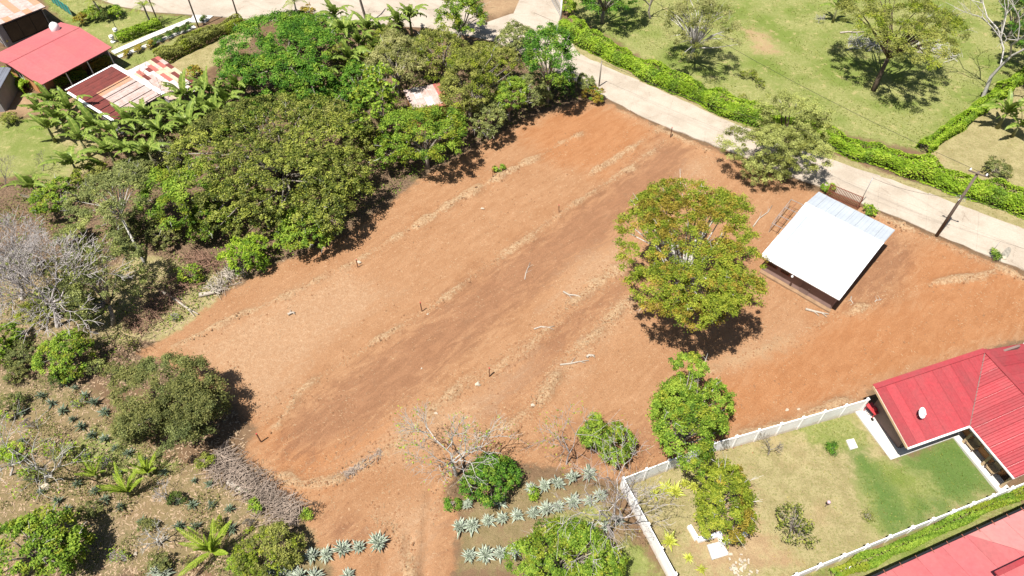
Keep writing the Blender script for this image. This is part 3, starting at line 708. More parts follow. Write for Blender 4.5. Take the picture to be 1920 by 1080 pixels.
def frond_mesh(name, L, arch, nl=16, ll=.55, seed=0, lw=.07, tri=.55):
    r = random.Random(seed); mb_v = []; F = []; T = []
    P = []; x = z = 0.0
    for i in range(nl + 1):
        ang = arch[0] + (arch[1] - arch[0]) * i / nl
        if i: x += math.cos(ang) * L / nl; z += math.sin(ang) * L / nl
        P.append((x, z, ang))
    for i in range(nl):                       # rachis
        w = .035 * (1 - .7 * i / nl); w2 = .035 * (1 - .7 * (i + 1) / nl); b = len(mb_v)
        mb_v += [(P[i][0], -w, P[i][1] + .01), (P[i][0], w, P[i][1] + .01), (P[i + 1][0], w2, P[i + 1][1] + .01), (P[i + 1][0], -w2, P[i + 1][1] + .01)]
        F.append((b, b + 1, b + 2, b + 3)); T += [.9] * 4
    for i in range(2, nl + 1):
        t = i / nl; l_ = ll * (math.sin(math.pi * (.18 + .8 * t)) ** .7) * r.uniform(.85, 1.1)
        for s_ in (-1, 1):
            x0, z0, an = P[i]; b = len(mb_v)
            dx = math.cos(an) * tri; dz = math.sin(an) * tri
            e = (x0 + dx * l_, s_ * l_ * .8, z0 + dz * l_ - l_ * r.uniform(.1, .4))
            m = (x0 + dx * l_ * .5, s_ * l_ * .42, z0 + dz * l_ * .5 + .02)
            mb_v += [(x0 - lw / 2, 0, z0), (m[0] - lw * .6, m[1], m[2]), e, (m[0] + lw * .6, m[1], m[2])]
            F.append((b, b + 1, b + 2, b + 3)); tt = r.uniform(.2, .7); T += [tt, tt, tt + .15, tt]
    return np_mesh(name, np.array(mb_v), np.array(F), {'tint': np.array(T)})
BAN = [blade_mesh('banana_leaf', 2.6, .62, (1.25, -.35), .3, 15, .35, 1), blade_mesh('banana_leaf', 2.4, .58, (1.0, -1.0), .3, 15, .6, 2),
       blade_mesh('banana_leaf', 2.2, .56, (1.4, .5), .3, 15, .15, 3), blade_mesh('banana_leaf', 2.3, .52, (.6, -1.4), .3, 15, .8, 4), blade_mesh('banana_leaf', 2.5, .6, (.85, -.6), .3, 15, .5, 5)]
DEADBAN = mat('dry_banana_leaf', (.32, .20, .10), .9, .4, 4)
PALMF = [frond_mesh('palm_frond', 2.0, (1.0, -.7), 16, .55, 1), frond_mesh('palm_frond', 1.9, (.6, -.9), 16, .5, 2), frond_mesh('palm_frond', 2.0, (1.3, .3), 16, .5, 3)]
YPALM = [frond_mesh('palm_leaf', 1.9, (1.05, .55), 18, .24, 4, .10, 1.1), frond_mesh('palm_leaf', 1.8, (.65, .15), 18, .24, 5, .10, 1.1), frond_mesh('palm_leaf', 2.0, (1.4, 1.15), 18, .2, 6, .10, 1.1)]
STEM = mat('banana_stem', (.22, .22, .10), .7, .5, 3)
def rosette(root, meshes, m, name, n, scale, z, r, tilt=(0, 0), up0=0.0, up1=0.0):
    for i in range(n):
        me = meshes[i % len(meshes)] if i < n - 2 else meshes[min(2, len(meshes) - 1)]
        if not me.materials: me.materials.append(m)
        o = bpy.data.objects.new(name, me); COL.objects.link(o); o.parent = root
        o.location = (tilt[0], tilt[1], z)
        o.rotation_euler = Euler((r.uniform(-.25, .25), -(up0 + (up1 - up0) * i / n) + r.uniform(-.2, .2), i * 2.4 + r.uniform(-.3, .3)), 'XYZ')
        s = scale * r.uniform(.8, 1.12); o.scale = (s, s * r.uniform(.85, 1.1), s)
def banana(px, py, hc, scale, label, n=8, group='banana plants', seed=0):
    """px, py: photo point of the crown heart"""
    r = random.Random(seed + int(px * 7 + py)); c = G(px, py, hc)
    root = empty('banana_plant', (c.x + r.uniform(-.2, .2), c.y + r.uniform(-.2, .2), 0), label, 'banana plant', group)
    mb = MB(); b = OFF[root.name]
    mb.tube([b - Vector((0, 0, .1)), b.lerp(c, .5), c], [.15 * scale + .03, .12 * scale, .07 * scale], 7)
    mb.build('stem', STEM, root, True)
    t = c - b
    rosette(root, BAN, LEAF['banana'], 'leaf', n, scale, t.z - .1, r, (t.x, t.y))
    return root
def palm(px, py, base, label, scale=1.0, n=11, group='garden palms', rad=.12):
    h = height_of(base[0], base[1], px, py); c = G(px, py, h); b = G(*base)
    r = random.Random(int(px * 3 + py)); root = empty('palm_tree', b, label, 'palm tree', group)
    mb = MB(); mid = b.lerp(c, .5) + Vector((r.uniform(-.15, .15), 0, 0))
    mb.tube([b - Vector((0, 0, .1)), b.lerp(mid, .5), mid, mid.lerp(c, .5), c], [rad * 1.5, rad * 1.1, rad, rad * .9, rad * .85], 8)
    mb.build('trunk', BARK, root, True)
    t = c - b
    rosette(root, PALMF, LEAF['palm'], 'frond', n, scale, t.z, r, (t.x, t.y))
    return root
def young_palm(px, py, label, scale=1.0, n=9):
    b = G(px, py); r = random.Random(int(px * 3 + py)); root = empty('young_palm', (b.x, b.y, GZ(b.x, b.y)), label, 'palm', 'young palms among the dark agaves')
    mb = MB(); o = OFF[root.name]; mb.tube([o - Vector((0, 0, .1)), o + Vector((0, 0, .35 * scale)), o + Vector((0, 0, .6 * scale))], [.14, .11, .07], 7); mb.build('stem', STEM, root, True)
    rosette(root, YPALM, LEAF['spear'], 'frond', n, scale, .5 * scale, r)
    return root

def agave_mat(name, c0, c1, rough=.42):
    m = bpy.data.materials.new(name); n, l, p = nodes(m)
    a = n.new('ShaderNodeAttribute'); a.attribute_name = 'tint'
    oi = n.new('ShaderNodeObjectInfo')
    cr = n.new('ShaderNodeMapRange'); cr.inputs[1].default_value = .2; cr.inputs[2].default_value = .8; l.new(a.outputs['Fac'], cr.inputs[0])
    c = mixc(n, l, cr.outputs[0], c0, c1)
    mr = n.new('ShaderNodeMapRange'); mr.inputs[3].default_value = .75; mr.inputs[4].default_value = 1.15; l.new(oi.outputs['Random'], mr.inputs[0])
    hs = n.new('ShaderNodeHueSaturation'); l.new(mr.outputs[0], hs.inputs['Value']); l.new(c, hs.inputs['Color'])
    l.new(hs.outputs[0], p.inputs['Base Color']); p.inputs['Roughness'].default_value = rough; p.inputs['Specular IOR Level'].default_value = .5
    return m
AG_W = agave_mat('pale_edged_agave', (.070, .115, .045), (.62, .65, .54))  # pale along the leaf edges, green down the middle
AG_D = agave_mat('dark_agave', (.032, .055, .026), (.20, .25, .16), .4)
AG_Y = agave_mat('golden_agave', (.26, .30, .03), (.56, .55, .09))
def agave_blade(W):
    V = []; T = []; F = []; seg = 5
    for i in range(seg + 1):
        t = i / seg; w = W * (.55 + 1.3 * t * (1 - t) * 1.6) * (1 - t ** 3) + .004
        x = t; z = -.16 * t * t + .02
        V += [(x, -w, z + w * .5), (x, 0, z), (x, w, z + w * .5), (x, 0, z - w * .45)]
        T += [1., .0, 1., .2]
        if i:
            b = 4 * i
            for k in range(4): F.append((b - 4 + k, b - 4 + (k + 1) % 4, b + (k + 1) % 4, b + k))
    return V, F, T
AV, AF, AT = agave_blade(.105)
ABLADE = {}
def agave_leaf_mesh(key, m):
    if key not in ABLADE:
        me = np_mesh('agave_leaf', np.array(AV), np.array(AF), {'tint': np.array(AT)}, True); me.materials.append(m); ABLADE[key] = me
    return ABLADE[key]
def agave(px, py, dpx, label, kind='white', group=None, n=46, parts=True):
    b = G(px, py, .25); S = SC(b); L = dpx / S / 2 * 1.34; r = random.Random(int(px * 13 + py * 5)); L *= r.uniform(.85, 1.15); n = int(n * r.uniform(.8, 1.05)); tilt = Matrix.Rotation(r.uniform(-.22, .22), 4, 'X') @ Matrix.Rotation(r.uniform(-.22, .22), 4, 'Y'); hug = r.uniform(1.0, 1.3)
    z0 = GZ(b.x, b.y)
    m = {'white': AG_W, 'dark': AG_D, 'gold': AG_Y}[kind]; nm = {'white': 'agave', 'dark': 'dark_agave', 'gold': 'golden_agave'}[kind]
    mats = []
    for i in range(n):
        t = i / n; el = 1.4 - hug * t ** .8 + r.uniform(-.16, .16)
        s = L * (.62 + .4 * t) * r.uniform(.72, 1.12)
        mats.append(Matrix.Translation((0, 0, .16 + .06 * (1 - t))) @ tilt @ Matrix.Rotation(i * 2.39996 + r.uniform(-.12, .12), 4, 'Z') @ Matrix.Rotation(-el, 4, 'Y') @ Matrix.Rotation(r.uniform(-.3, .3), 4, 'X') @ Matrix.Diagonal((s, s * r.uniform(.85, 1.2), s, 1)))
    if parts:
        root = empty(nm, (b.x, b.y, z0), label, 'agave', group)
        me = agave_leaf_mesh(kind, m)
        for M in mats:
            o = bpy.data.objects.new('leaf', me); COL.objects.link(o); o.parent = root; o.matrix_local = M
        mb = MB(); q = OFF[root.name]; mb.lathe(q, [(.1 * L, -.1), (.17 * L, .06), (.14 * L, .2), (.03 * L, .28)], 8); mb.build('stem', m, root)
        return root
    V = np.array(AV + [(0, 0, 0)]); V = np.concatenate([V[:-1], np.ones((len(AV), 1))], 1); vs_ = []; fs = []
    for k, M in enumerate(mats):
        vs_.append((V @ np.array(M).T)[:, :3]); fs.append(np.array(AF) + k * len(AV))
    me = np_mesh(nm, np.vstack(vs_), np.vstack(fs), {'tint': np.tile(np.array(AT), len(mats))}, True)
    o = link(nm, me, m); o.location = (b.x, b.y, z0)
    return tag(o, label, 'agave', group)
# ------------------------------------------------------------------ building helpers
def clip_half(poly, k, v, keep_greater):
    out = []
    for i in range(len(poly)):
        a, b = poly[i], poly[(i + 1) % len(poly)]
        ia = (a[k] >= v) == keep_greater; ib = (b[k] >= v) == keep_greater
        if ia: out.append(a)
        if ia != ib:
            t = (v - a[k]) / (b[k] - a[k]); out.append((a[0] + (b[0] - a[0]) * t, a[1] + (b[1] - a[1]) * t))
    return out
def roof_plane(parent, P, down, sw, matf, rib=.3, ribh=.03, cuts=(0, 1), name='roof_sheet', lapw=.07, stagger=.012):
    """ribbed metal sheets laid over a planar polygon; down = direction the sheets run"""
    P = [Vector(p) for p in P]; O = P[0]
    nrm = Vector((0, 0, 0))
    for i in range(1, len(P) - 1): nrm += (P[i] - O).cross(P[i + 1] - O)
    nrm.normalize()
    if nrm.z < 0: nrm = -nrm
    v = Vector(down); v = (v - nrm * v.dot(nrm)).normalized(); u = v.cross(nrm).normalized()
    q = [((p - O).dot(u), (p - O).dot(v)) for p in P]
    u0, u1 = min(a[0] for a in q), max(a[0] for a in q); v0, v1 = min(a[1] for a in q), max(a[1] for a in q)
    ns = max(1, round((u1 - u0) / sw)); sw = (u1 - u0) / ns
    to3 = lambda a, h: O + u * a[0] + v * a[1] + nrm * h
    for i in range(ns):
        st = clip_half(clip_half(q, 0, u0 + i * sw + .003, True), 0, u0 + (i + 1) * sw - .003, False)
        if len(st) < 3: continue
        cuts_ = cuts(i) if callable(cuts) else cuts
        for j in range(len(cuts_) - 1):
            c = clip_half(clip_half(st, 1, v0 + cuts_[j] * (v1 - v0) + (.004 if j else 0), True), 1, v0 + cuts_[j + 1] * (v1 - v0), False)
            if len(c) < 3: continue
            mb = MB(); h = .02 + stagger * ((i + j) % 2) + random.uniform(0, .004)
            n = len(c); A = [to3(p, h) for p in c]; B = [to3(p, h - .012) for p in c]
            fs = [tuple(range(n)), tuple(range(2 * n - 1, n - 1, -1))] + [(k, n + k, n + (k + 1) % n, (k + 1) % n) for k in range(n)]
            if (A[1] - A[0]).cross(A[2] - A[0]).dot(nrm) < 0: fs = [tuple(reversed(f)) for f in fs]
            mb.add(A + B, fs)
            nr = max(1, round(sw / rib)) if rib else 0
            for k in range(nr):
                uu = u0 + i * sw + sw * (k + .5) / nr
                w, hh = (.028, ribh)
                if k == 0: uu = u0 + i * sw + .05; w, hh = lapw / 2, ribh * 1.5
                ys = []
                for a in range(n):
                    p1, p2 = c[a], c[(a + 1) % n]
                    if (p1[0] > uu) != (p2[0] > uu): ys.append(p1[1] + (p2[1] - p1[1]) * (uu - p1[0]) / (p2[0] - p1[0]))
                if len(ys) < 2 or max(ys) - min(ys) < .1: continue
                a, b = min(ys) + .01, max(ys) - .01
                mb.add([to3((uu - w, a), h + .001), to3((uu + w, a), h + .001), to3((uu, a), h + hh), to3((uu - w, b), h + .001), to3((uu + w, b), h + .001), to3((uu, b), h + hh)],
                       [(0, 2, 5, 3), (1, 4, 5, 2), (0, 1, 2), (3, 5, 4)])
            mb.build(name, matf(i, j) if callable(matf) else matf, parent)
def rect(cs, hs):
    """best rectangle through four photo corners at given heights -> four xy corners"""
    W = [G(c[0], c[1], h) for c, h in zip(cs, hs)]
    u = ((W[1] - W[0]) + (W[2] - W[3])); u.z = 0; u.normalize(); v = Vector((-u.y, u.x, 0))
    if ((W[3] - W[0]) + (W[2] - W[1])).dot(v) < 0: v = -v
    C = sum(W, Vector()) / 4; C.z = 0
    hu = ((W[1] - W[0]).dot(u) + (W[2] - W[3]).dot(u)) / 4; hv = ((W[3] - W[0]).dot(v) + (W[2] - W[1]).dot(v)) / 4
    return C, u, v, hu, hv
def zz(p, z): return Vector((p.x, p.y, z))
def wall_box(mb, a, b, z0, z1, t=.18):
    a = zz(a, 0); b = zz(b, 0); d = (b - a)
    mb.box(zz((a + b) / 2, (z0 + z1) / 2), (d.length / 2, t / 2, (z1 - z0) / 2), d)
def window(root, p, along, w, h, out, frame, glass, mullions=1, name='window', bars=None):
    """p: middle of the opening on the wall face; out: outward normal"""
    mb = MB(); al = Vector(along).normalized(); out = Vector(out).normalized()
    for s_ in (-1, 1):
        mb.box(p + al * s_ * (w / 2) + out * .03, (.04, .045, h / 2 + .04), al)
        mb.box(p + Vector((0, 0, s_ * h / 2)) + out * .033, (w / 2 + .03, .043, .04), al)
    for k in range(mullions):
        mb.box(p + al * (w * ((k + 1) / (mullions + 1) - .5)) + out * .028, (.025, .035, h / 2 - .03), al)
    f = mb.build(name, frame, root)
    mb = MB(); mb.box(p + out * .012, (w / 2 - .03, .012, h / 2 - .03), al); mb.build('pane', glass, f)
    if bars is not None:
        n = int(w / .14)
        for k in range(n):
            b = MB(); b.box(p + al * (w * ((k + .5) / n - .5)) + out * .09, (.012, .012, h / 2), al); b.build('bar', bars, f)
    return f
GLASS = mat('dark_glass', (.010, .011, .013), .12, .3, 2, spec=.6)
WHITE = mat('white_paint', (.82, .81, .79), .6, .06, 1.5, fine=.12)
WHITE_TRIM = mat('white_trim', (.80, .79, .77), .5, .06, 2)
BROWN_WALL = mat('brown_plaster', (.20, .135, .115), .85, .2, 1.2, fine=.15)
MAUVE_WALL = mat('mauve_plaster', (.27, .18, .155), .85, .2, 1.0, fine=.15)
ORANGE_WALL = mat('orange_plaster', (.52, .25, .10), .85, .2, 1.0)
GREY_WALL = mat('grey_plaster', (.30, .28, .28), .85, .2, 1.0, fine=.15)
DARK = mat('dark_interior', (.02, .018, .017), .9, .3, 2)
TAN = mat('tan_concrete', (.52, .37, .22), .9, .2, 1.4, fine=.2)
RUST = mat('rusty_steel', (.27, .10, .06), .8, .4, 6)
STEEL = mat('galvanised_steel', (.55, .55, .55), .4, .2, 3, metal=.6)
BLACK = mat('black_plastic', (.015, .015, .016), .5, .3, 4)
RED_PAINT = mat('red_paint', (.50, .05, .055), .5, .2, 5)
REDROOF = mat('red_roof_sheet', (.315, .038, .045), .6, .22, .55, fine=.3, objvar=.13, col2=(.275, .050, .053), spec=.35)
REDROOF2 = mat('pink_red_roof_sheet', (.42, .10, .105), .55, .12, .35, fine=.22, objvar=.05, col2=(.38, .115, .11), spec=.4)
REDROOF3 = mat('lighter_red_roof_sheet', (.49, .17, .16), .55, .10, .35, fine=.2, objvar=.05, col2=(.45, .19, .17), spec=.4)  # lighter red for the second plane of the corner roof
ROOFWHITE = mat('white_roof_sheet', (.72, .73, .745), .42, .08, .6, objvar=.06, spec=.4)
ROOFZINC = mat('zinc_roof_sheet', (.40, .43, .46), .45, .12, .8, fine=.1, spec=.4, objvar=.04)

# --- white roofed house beside the road
cs = [(1522, 354), (1673, 428), (1580, 566), (1440, 485)]
C, u, v, hu, hv = rect(cs, [3.0, 3.0, 2.4, 2.4])
root = empty('white_roofed_house', zz(C, 0), 'small house with bright white metal roof beside the concrete road', 'house')
rl = lambda a, b, z: zz(C + u * hu * a + v * hv * b, z)
t_r = -.42; HR = 3.55; HB = 3.0; HF = 2.3
mb = MB()
mb.slab([rl(-1, -1, HB), rl(1, -1, HB), rl(1, t_r, HR), rl(-1, t_r, HR)], .07)
mb.slab([rl(-1, t_r, HR), rl(1, t_r, HR), rl(1, 1, HF), rl(-1, 1, HF)], .07)
roof = mb.build('roof', STEEL, root)
mwf = lambda i, j: ROOFZINC if (j == 1 and i in (6, 7)) else ROOFWHITE
roof_plane(roof, [rl(-1, -1, HB), rl(1, -1, HB), rl(1, t_r, HR), rl(-1, t_r, HR)], rl(0, t_r, HR) - rl(0, -1, HB), .95, ROOFZINC, .32, .022)
roof_plane(roof, [rl(-1, t_r, HR), rl(1, t_r, HR), rl(1, 1, HF), rl(-1, 1, HF)], rl(0, 1, HF) - rl(0, t_r, HR), .95, mwf, .32, .022, (0, .16, .62, 1))
mb = MB(); mb.bar(rl(-1.005, t_r, HR + .055), rl(1.005, t_r, HR + .055), .34, .02); mb.build('ridge_cap', ROOFWHITE, roof)
iu, iv = 1 - .45 / hu, 1 - .8 / hv
mb = MB()
for a, b in (((-iu, -iv), (iu, -iv)), ((iu, -iv), (iu, iv)), ((iu, iv), (-iu, iv)), ((-iu, iv), (-iu, -iv))):
    wall_box(mb, rl(*a, 0), rl(*b, 0), -.2, 2.38)
mb.build('wall', MAUVE_WALL, root)
mb = MB(); mb.prism([rl(-iu - .02, iv + .02, 0), rl(.93, iv + .02, 0), rl(.93, iv + .09, 0), rl(-iu - .02, iv + .09, 0)], -.2, .14); mb.build('plinth', mat('earth_stained_concrete', (.30, .19, .11), .95, .3, 1.5, fine=.3), root)
for a, w in ((-.72, 1.1), (-.36, .9)):
    window(root, rl(a, iv, 1.55) + v * .09, u, w, .8, v, RUST, GLASS, 0, bars=RUST)
mb = MB(); mb.box(rl(.2, iv, 1.0) + v * .12, (.42, .03, 1.0), u); d_ = mb.build('door', BROWN_WALL, root)
mb = MB(); mb.box(rl(.2, iv, 1.0) + v * .17 + u * .34, (.03, .02, .06), u); mb.build('handle', STEEL, d_)
window(root, rl(-iu, .2, 1.5) - u * .09, v, 1.1, .9, -u, RUST, GLASS, 1)
mb = MB(); mb.lathe(rl(-.14, 1, HF) + v * .02 - Vector((0, 0, .25)), [(.05, -.14), (.1, -.08), (.11, 0), (.06, .08), (.03, .14)], 10); mb.build('lamp', WHITE, root)
# steel frame leaning beside the house
p = G(1462, 420); root = empty('steel_frame', p, 'open welded steel tube frame standing beside the white roofed house', 'metal frame')
fu = (G(1485, 395) - G(1450, 440)); fu.z = 0; L = fu.length; fu.normalize(); fv = Vector((-fu.y, fu.x, 0))
fr0 = G(1450, 440)
for k in range(4):
    mb = MB()
    for s_ in (0, 1.3):
        q = fr0 + fu * (L * k / 3) - fv * s_ + fv * .5
        mb.bar(q, q + Vector((0, 0, 1.25)), .04)
    a = fr0 + fu * (L * k / 3) + fv * .5 + Vector((0, 0, 1.25)); mb.bar(a, a - fv * 1.3, .045); mb.build('post_frame', STEEL, root)
for s_ in (0, .65, 1.3):
    mb = MB()
    for z in (.5, 1.28):
        a = fr0 + fv * (.5 - s_) + Vector((0, 0, z)); mb.bar(a, a + fu * L, .04)
    mb.build('rail', RUST if s_ == .65 else STEEL, root)
# gate by the road
a, b = G(1549, 368), G(1607, 392); d = (b - a).normalized(); Lg = (b - a).length
root = empty('barred_gate', (a + b) / 2, 'rust red barred metal gate between the white roofed house and road', 'gate')
for z in (.1, .8, 1.6):
    mb = MB(); mb.bar(a + Vector((0, 0, z)), b + Vector((0, 0, z)), .05); mb.build('rail', RUST, root)
for k in range(23):
    q = a + d * Lg * k / 22; mb = MB(); mb.bar(q + Vector((0, 0, .05)), q + Vector((0, 0, 1.66)), .05 if k not in (0, 22) else .1); mb.build('bar', RUST, root)

# --- red roofed house with an L shaped plan
A = G(1639, 724, 4.0); A.z = 0
th = R(18.8); e1 = Vector((math.cos(th), math.sin(th), 0)); e2 = Vector((math.sin(th), -math.cos(th), 0))
lp = lambda a, b, z=0.: zz(A + e1 * a + e2 * b, z)
HI, LO = 4.0, 2.7; W1_, RX, EX, ND = 4.72, 10.4, 5.62, 9.2
root = empty('red_roofed_house', lp(4, 2), 'L shaped house with ribbed red roof and satellite dish inside the white wall', 'house')
mb = MB()
mb.slab([lp(0, 0, HI), lp(RX, 0, HI), lp(EX, W1_, LO), lp(0, W1_, LO)], .08)
mb.slab([lp(RX, 0, HI), lp(RX, ND, HI), lp(EX, ND, LO), lp(EX, W1_, LO)], .08)
mb.slab([lp(RX, 0, HI), lp(RX, ND, HI), lp(RX + 4.8, ND, LO), lp(RX + 4.8, 0, LO)], .08)
roof = mb.build('roof', WHITE_TRIM, root)
roof_plane(roof, [lp(0, 0, HI), lp(RX, 0, HI), lp(EX, W1_, LO), lp(0, W1_, LO)], lp(0, W1_, LO) - lp(0, 0, HI), .86, REDROOF, .215, .035)
roof_plane(roof, [lp(RX, 0, HI), lp(RX, ND, HI), lp(EX, ND, LO), lp(EX, W1_, LO)], lp(EX, 5, LO) - lp(RX, 5, HI), .86, REDROOF, .215, .035)
roof_plane(roof, [lp(RX, 0, HI), lp(RX, ND, HI), lp(RX + 4.8, ND, LO), lp(RX + 4.8, 0, LO)], lp(RX + 4.8, 5, LO) - lp(RX, 5, HI), .86, REDROOF, .43, .02)
mb = MB(); mb.bar(lp(-.04, .06, HI + .05), lp(RX, .06, HI + .05), .42, .05); mb.build('ridge_cap', REDROOF, roof)
mb = MB(); mb.bar(lp(RX, -.04, HI + .06), lp(RX, ND + .04, HI + .06), .36, .05); mb.build('ridge_cap', REDROOF, roof)
mb = MB(); mb.bar(lp(RX, .1, HI + .03), lp(EX, W1_, LO + .035), .07, .03); mb.build('valley', BROWN_WALL, roof)
mb = MB()
mb.bar(lp(-.06, -.02, HI - .06), lp(-.06, W1_, LO - .06), .05, .2); mb.build('fascia', TAN, roof)
mb = MB(); mb.bar(lp(-.05, W1_ + .07, LO - .04), lp(EX - .05, W1_ + .07, LO - .04), .13, .13); mb.bar(lp(EX - .06, W1_ + .1, LO - .04), lp(EX - .06, ND, LO - .04), .07, .13); mb.build('gutter', WHITE_TRIM, roof)
mb = MB(); mb.bar(lp(RX + 4.86, -.02, LO), lp(RX + 4.86, ND, LO), .1, .15); mb.build('gutter', WHITE_TRIM, roof)
def wl(mb, a, b, z1, z0=-.1): wall_box(mb, lp(*a), lp(*b), z0, z1)
mb = MB()
o_ = [lp(1.25, .5), lp(1.25, 3.75)]
# end wall follows the slope
def slopewall(mb, a, b, za, zb, t=.18):
    a = zz(a, 0); b = zz(b, 0); s = (b - a).cross(Vector((0, 0, 1))).normalized() * t / 2
    P = [zz(a - s, -.1), zz(b - s, -.1), zz(b - s, zb), zz(a - s, za), zz(a + s, -.1), zz(b + s, -.1), zz(b + s, zb), zz(a + s, za)]
    mb.add(P, [(0, 1, 2, 3), (7, 6, 5, 4), (0, 4, 5, 1), (1, 5, 6, 2), (2, 6, 7, 3), (3, 7, 4, 0)])
rz = lambda b: HI - (HI - LO) * b / W1_ - .1
slopewall(mb, lp(1.25, .35), lp(1.25, 3.75), rz(.35), rz(3.75))
wl(mb, (1.35, 3.75), (6.9, 3.75), rz(3.75)); wl(mb, (1.15, .35), (RX + 3.6, .35), rz(.4) - .3); wl(mb, (RX + 3.6, .5), (RX + 3.6, 8.1), 2.7)
mb.build('wall', BROWN_WALL, root)
mb = MB(); wl(mb, (7.0, 3.9), (7.0, 8.1), .75); wl(mb, (7.0, 3.9), (7.0, 4.5), 2.85, .76); wl(mb, (7.0, 5.7), (7.0, 6.1), 2.85, .76); wl(mb, (7.0, 7.3), (7.0, 8.1), 2.85, .76); wl(mb, (7.1, 8.1), (RX + 3.6, 8.1), 2.75); mb.build('porch_wall', ORANGE_WALL, root)
for b in (5.1, 6.7): window(root, lp(7.0, b, 1.8), e2, 1.2, 1.9, -e1, WHITE_TRIM, GLASS, 1)
mb = MB(); wl(mb, (7.5, 3.9), (7.5, 8.0), 2.6); mb.build('interior_panel', DARK, root)
window(root, lp(1.16, 1.5, 2.35), e2, 1.0, .55, -e1, BLACK, GLASS, 1)
for a in (2.6, 4.6): window(root, lp(a, 3.84, 1.4), e1, 1.2, 1.2, e2, WHITE_TRIM, GLASS, 1)
for b in (5.0, 7.0, 8.9):
    mb = MB(); mb.box(lp(6.35, b, 1.3), (.09, .09, 1.35), e1); mb.build('post', TAN, root)
mb = MB(); mb.prism([lp(.05, -.5), lp(1.2, -.5), lp(1.2, 3.6), lp(6.95, 3.6), lp(6.95, 9.4), lp(5.95, 9.4), lp(5.95, 4.4), lp(.05, 4.4)], -.2, .1); mb.build('walkway', WHITE_CONC, root)
# chairs glimpsed under the porch
for b, lab in ((5.5, 'beige armchair nearest the inner corner under the porch roof'), (7.6, 'beige armchair farther from the inner corner under the porch roof')):
    q = lp(6.55, b, .1); r2 = empty('porch_armchair', q, lab, 'chair', 'armchairs on the porch')
    mb = MB(); mb.box(q + Vector((0, 0, .36)), (.28, .3, .09), e1); mb.build('seat', TAN, r2)
    mb = MB(); mb.box(q + Vector((0, 0, .65)) + e1 * .27, (.06, .3, .32), e1); mb.build('backrest', TAN, r2)
    for s_ in (-1, 1):
        mb = MB(); mb.box(q + Vector((0, 0, .5)) + e2 * s_ * .35, (.3, .045, .07), e1); mb.build('armrest', TAN, r2)
        for k in (-1, 1):
            mb = MB(); mb.box(q + Vector((0, 0, .22)) + e2 * s_ * .35 + e1 * k * .24, (.03, .03, .22), e1); mb.build('leg', BROWN_WALL, r2)
def dish(name, label, p, radius, ax, mast=.7):
    r2 = empty(name, p, label, 'satellite dish')
    mb = MB(); c = p + Vector((0, 0, mast)); ax = Vector(ax).normalized(); mb.tube([p - Vector((0, 0, .05)), c], [.025, .025], 6); mb.build('mast', STEEL, r2)
    mb = MB(); mb.lathe(c + ax * .05, [(.05, 0), (radius * .5, radius * .06), (radius * .85, radius * .17), (radius, radius * .26), (radius * .97, radius * .27), (radius * .82, radius * .19), (radius * .45, radius * .08), (.04, .02)], 20, ax); mb.build('reflector', WHITE, r2, True)
    mb = MB(); x = ax.orthogonal().normalized(); f = c + ax * radius * 1.1 - Vector((0, 0, radius * .3))
    mb.tube([c - Vector((0, 0, radius * .8)), f], [.018, .018], 5); mb.build('feed_arm', STEEL, r2)
    mb = MB(); mb.lathe(f, [(.03, -.06), (.06, 0), (.05, .08)], 8, -ax); mb.build('feed_horn', WHITE_TRIM, r2)
    for s_ in (-1, 1):
        mb = MB(); mb.tube([c - Vector((0, 0, .1)), p + x.cross(Vector((0, 0, 1))) * .0 + Vector((s_ * .45, -.3, -.12))], [.014, .014], 4); mb.build('stay', RED_PAINT, r2)
    return r2
bq = (1708 - 1639) / 60
dp = G(1722, 778, 3.4); dish('satellite_dish', 'round white satellite dish on the ribbed red roof', zz(dp, 3.25), .42, (.45, -.55, .75), .5)
# red barbecue trolley
q = G(1630, 776, .1); q.z = .1
root = empty('barbecue_trolley', q, 'red barbecue trolley with black wheel on the walkway by the wall corner', 'barbecue')
bd = (G(1636, 785) - G(1618, 765)).normalized(); bs = Vector((-bd.y, bd.x, 0))
mb = MB(); mb.box(q + Vector((0, 0, .8)), (.5, .3, .04), bd); mb.build('table_top', RED_PAINT, root)
mb = MB(); mb.lathe(q + Vector((0, 0, .84)) + bd * .1, [(.2, 0), (.22, .05), (.18, .16), (.08, .22), (.02, .23)], 14); mb.build('lid', RED_PAINT, root, True)
for k in range(6):
    mb = MB(); mb.box(q + Vector((0, 0, .74)) - bs * .36 + bd * (-.42 + .14 * k), (.025, .07, .03), bd); mb.build('hook', BLACK, root)
for s_ in (-1, 1):
    for k in (-1, 1):
        mb = MB(); mb.box(q + Vector((0, 0, .39)) + bd * .42 * k + bs * .22 * s_, (.025, .025, .39), bd); mb.build('leg', RED_PAINT, root)
for s_ in (-1, 1):
    mb = MB(); mb.lathe(q + Vector((0, 0, .14)) + bd * .52 + bs * (.26 * s_ - .03), [(.05, 0), (.14, .005), (.14, .06), (.05, .065)], 12, bs); mb.build('wheel', BLACK, root)
mb = MB(); mb.bar(q + Vector((0, 0, .8)) - bd * .5, q + Vector((0, 0, .95)) - bd * .85 - bs * .1, .04); mb.build('handle', RED_PAINT, root)

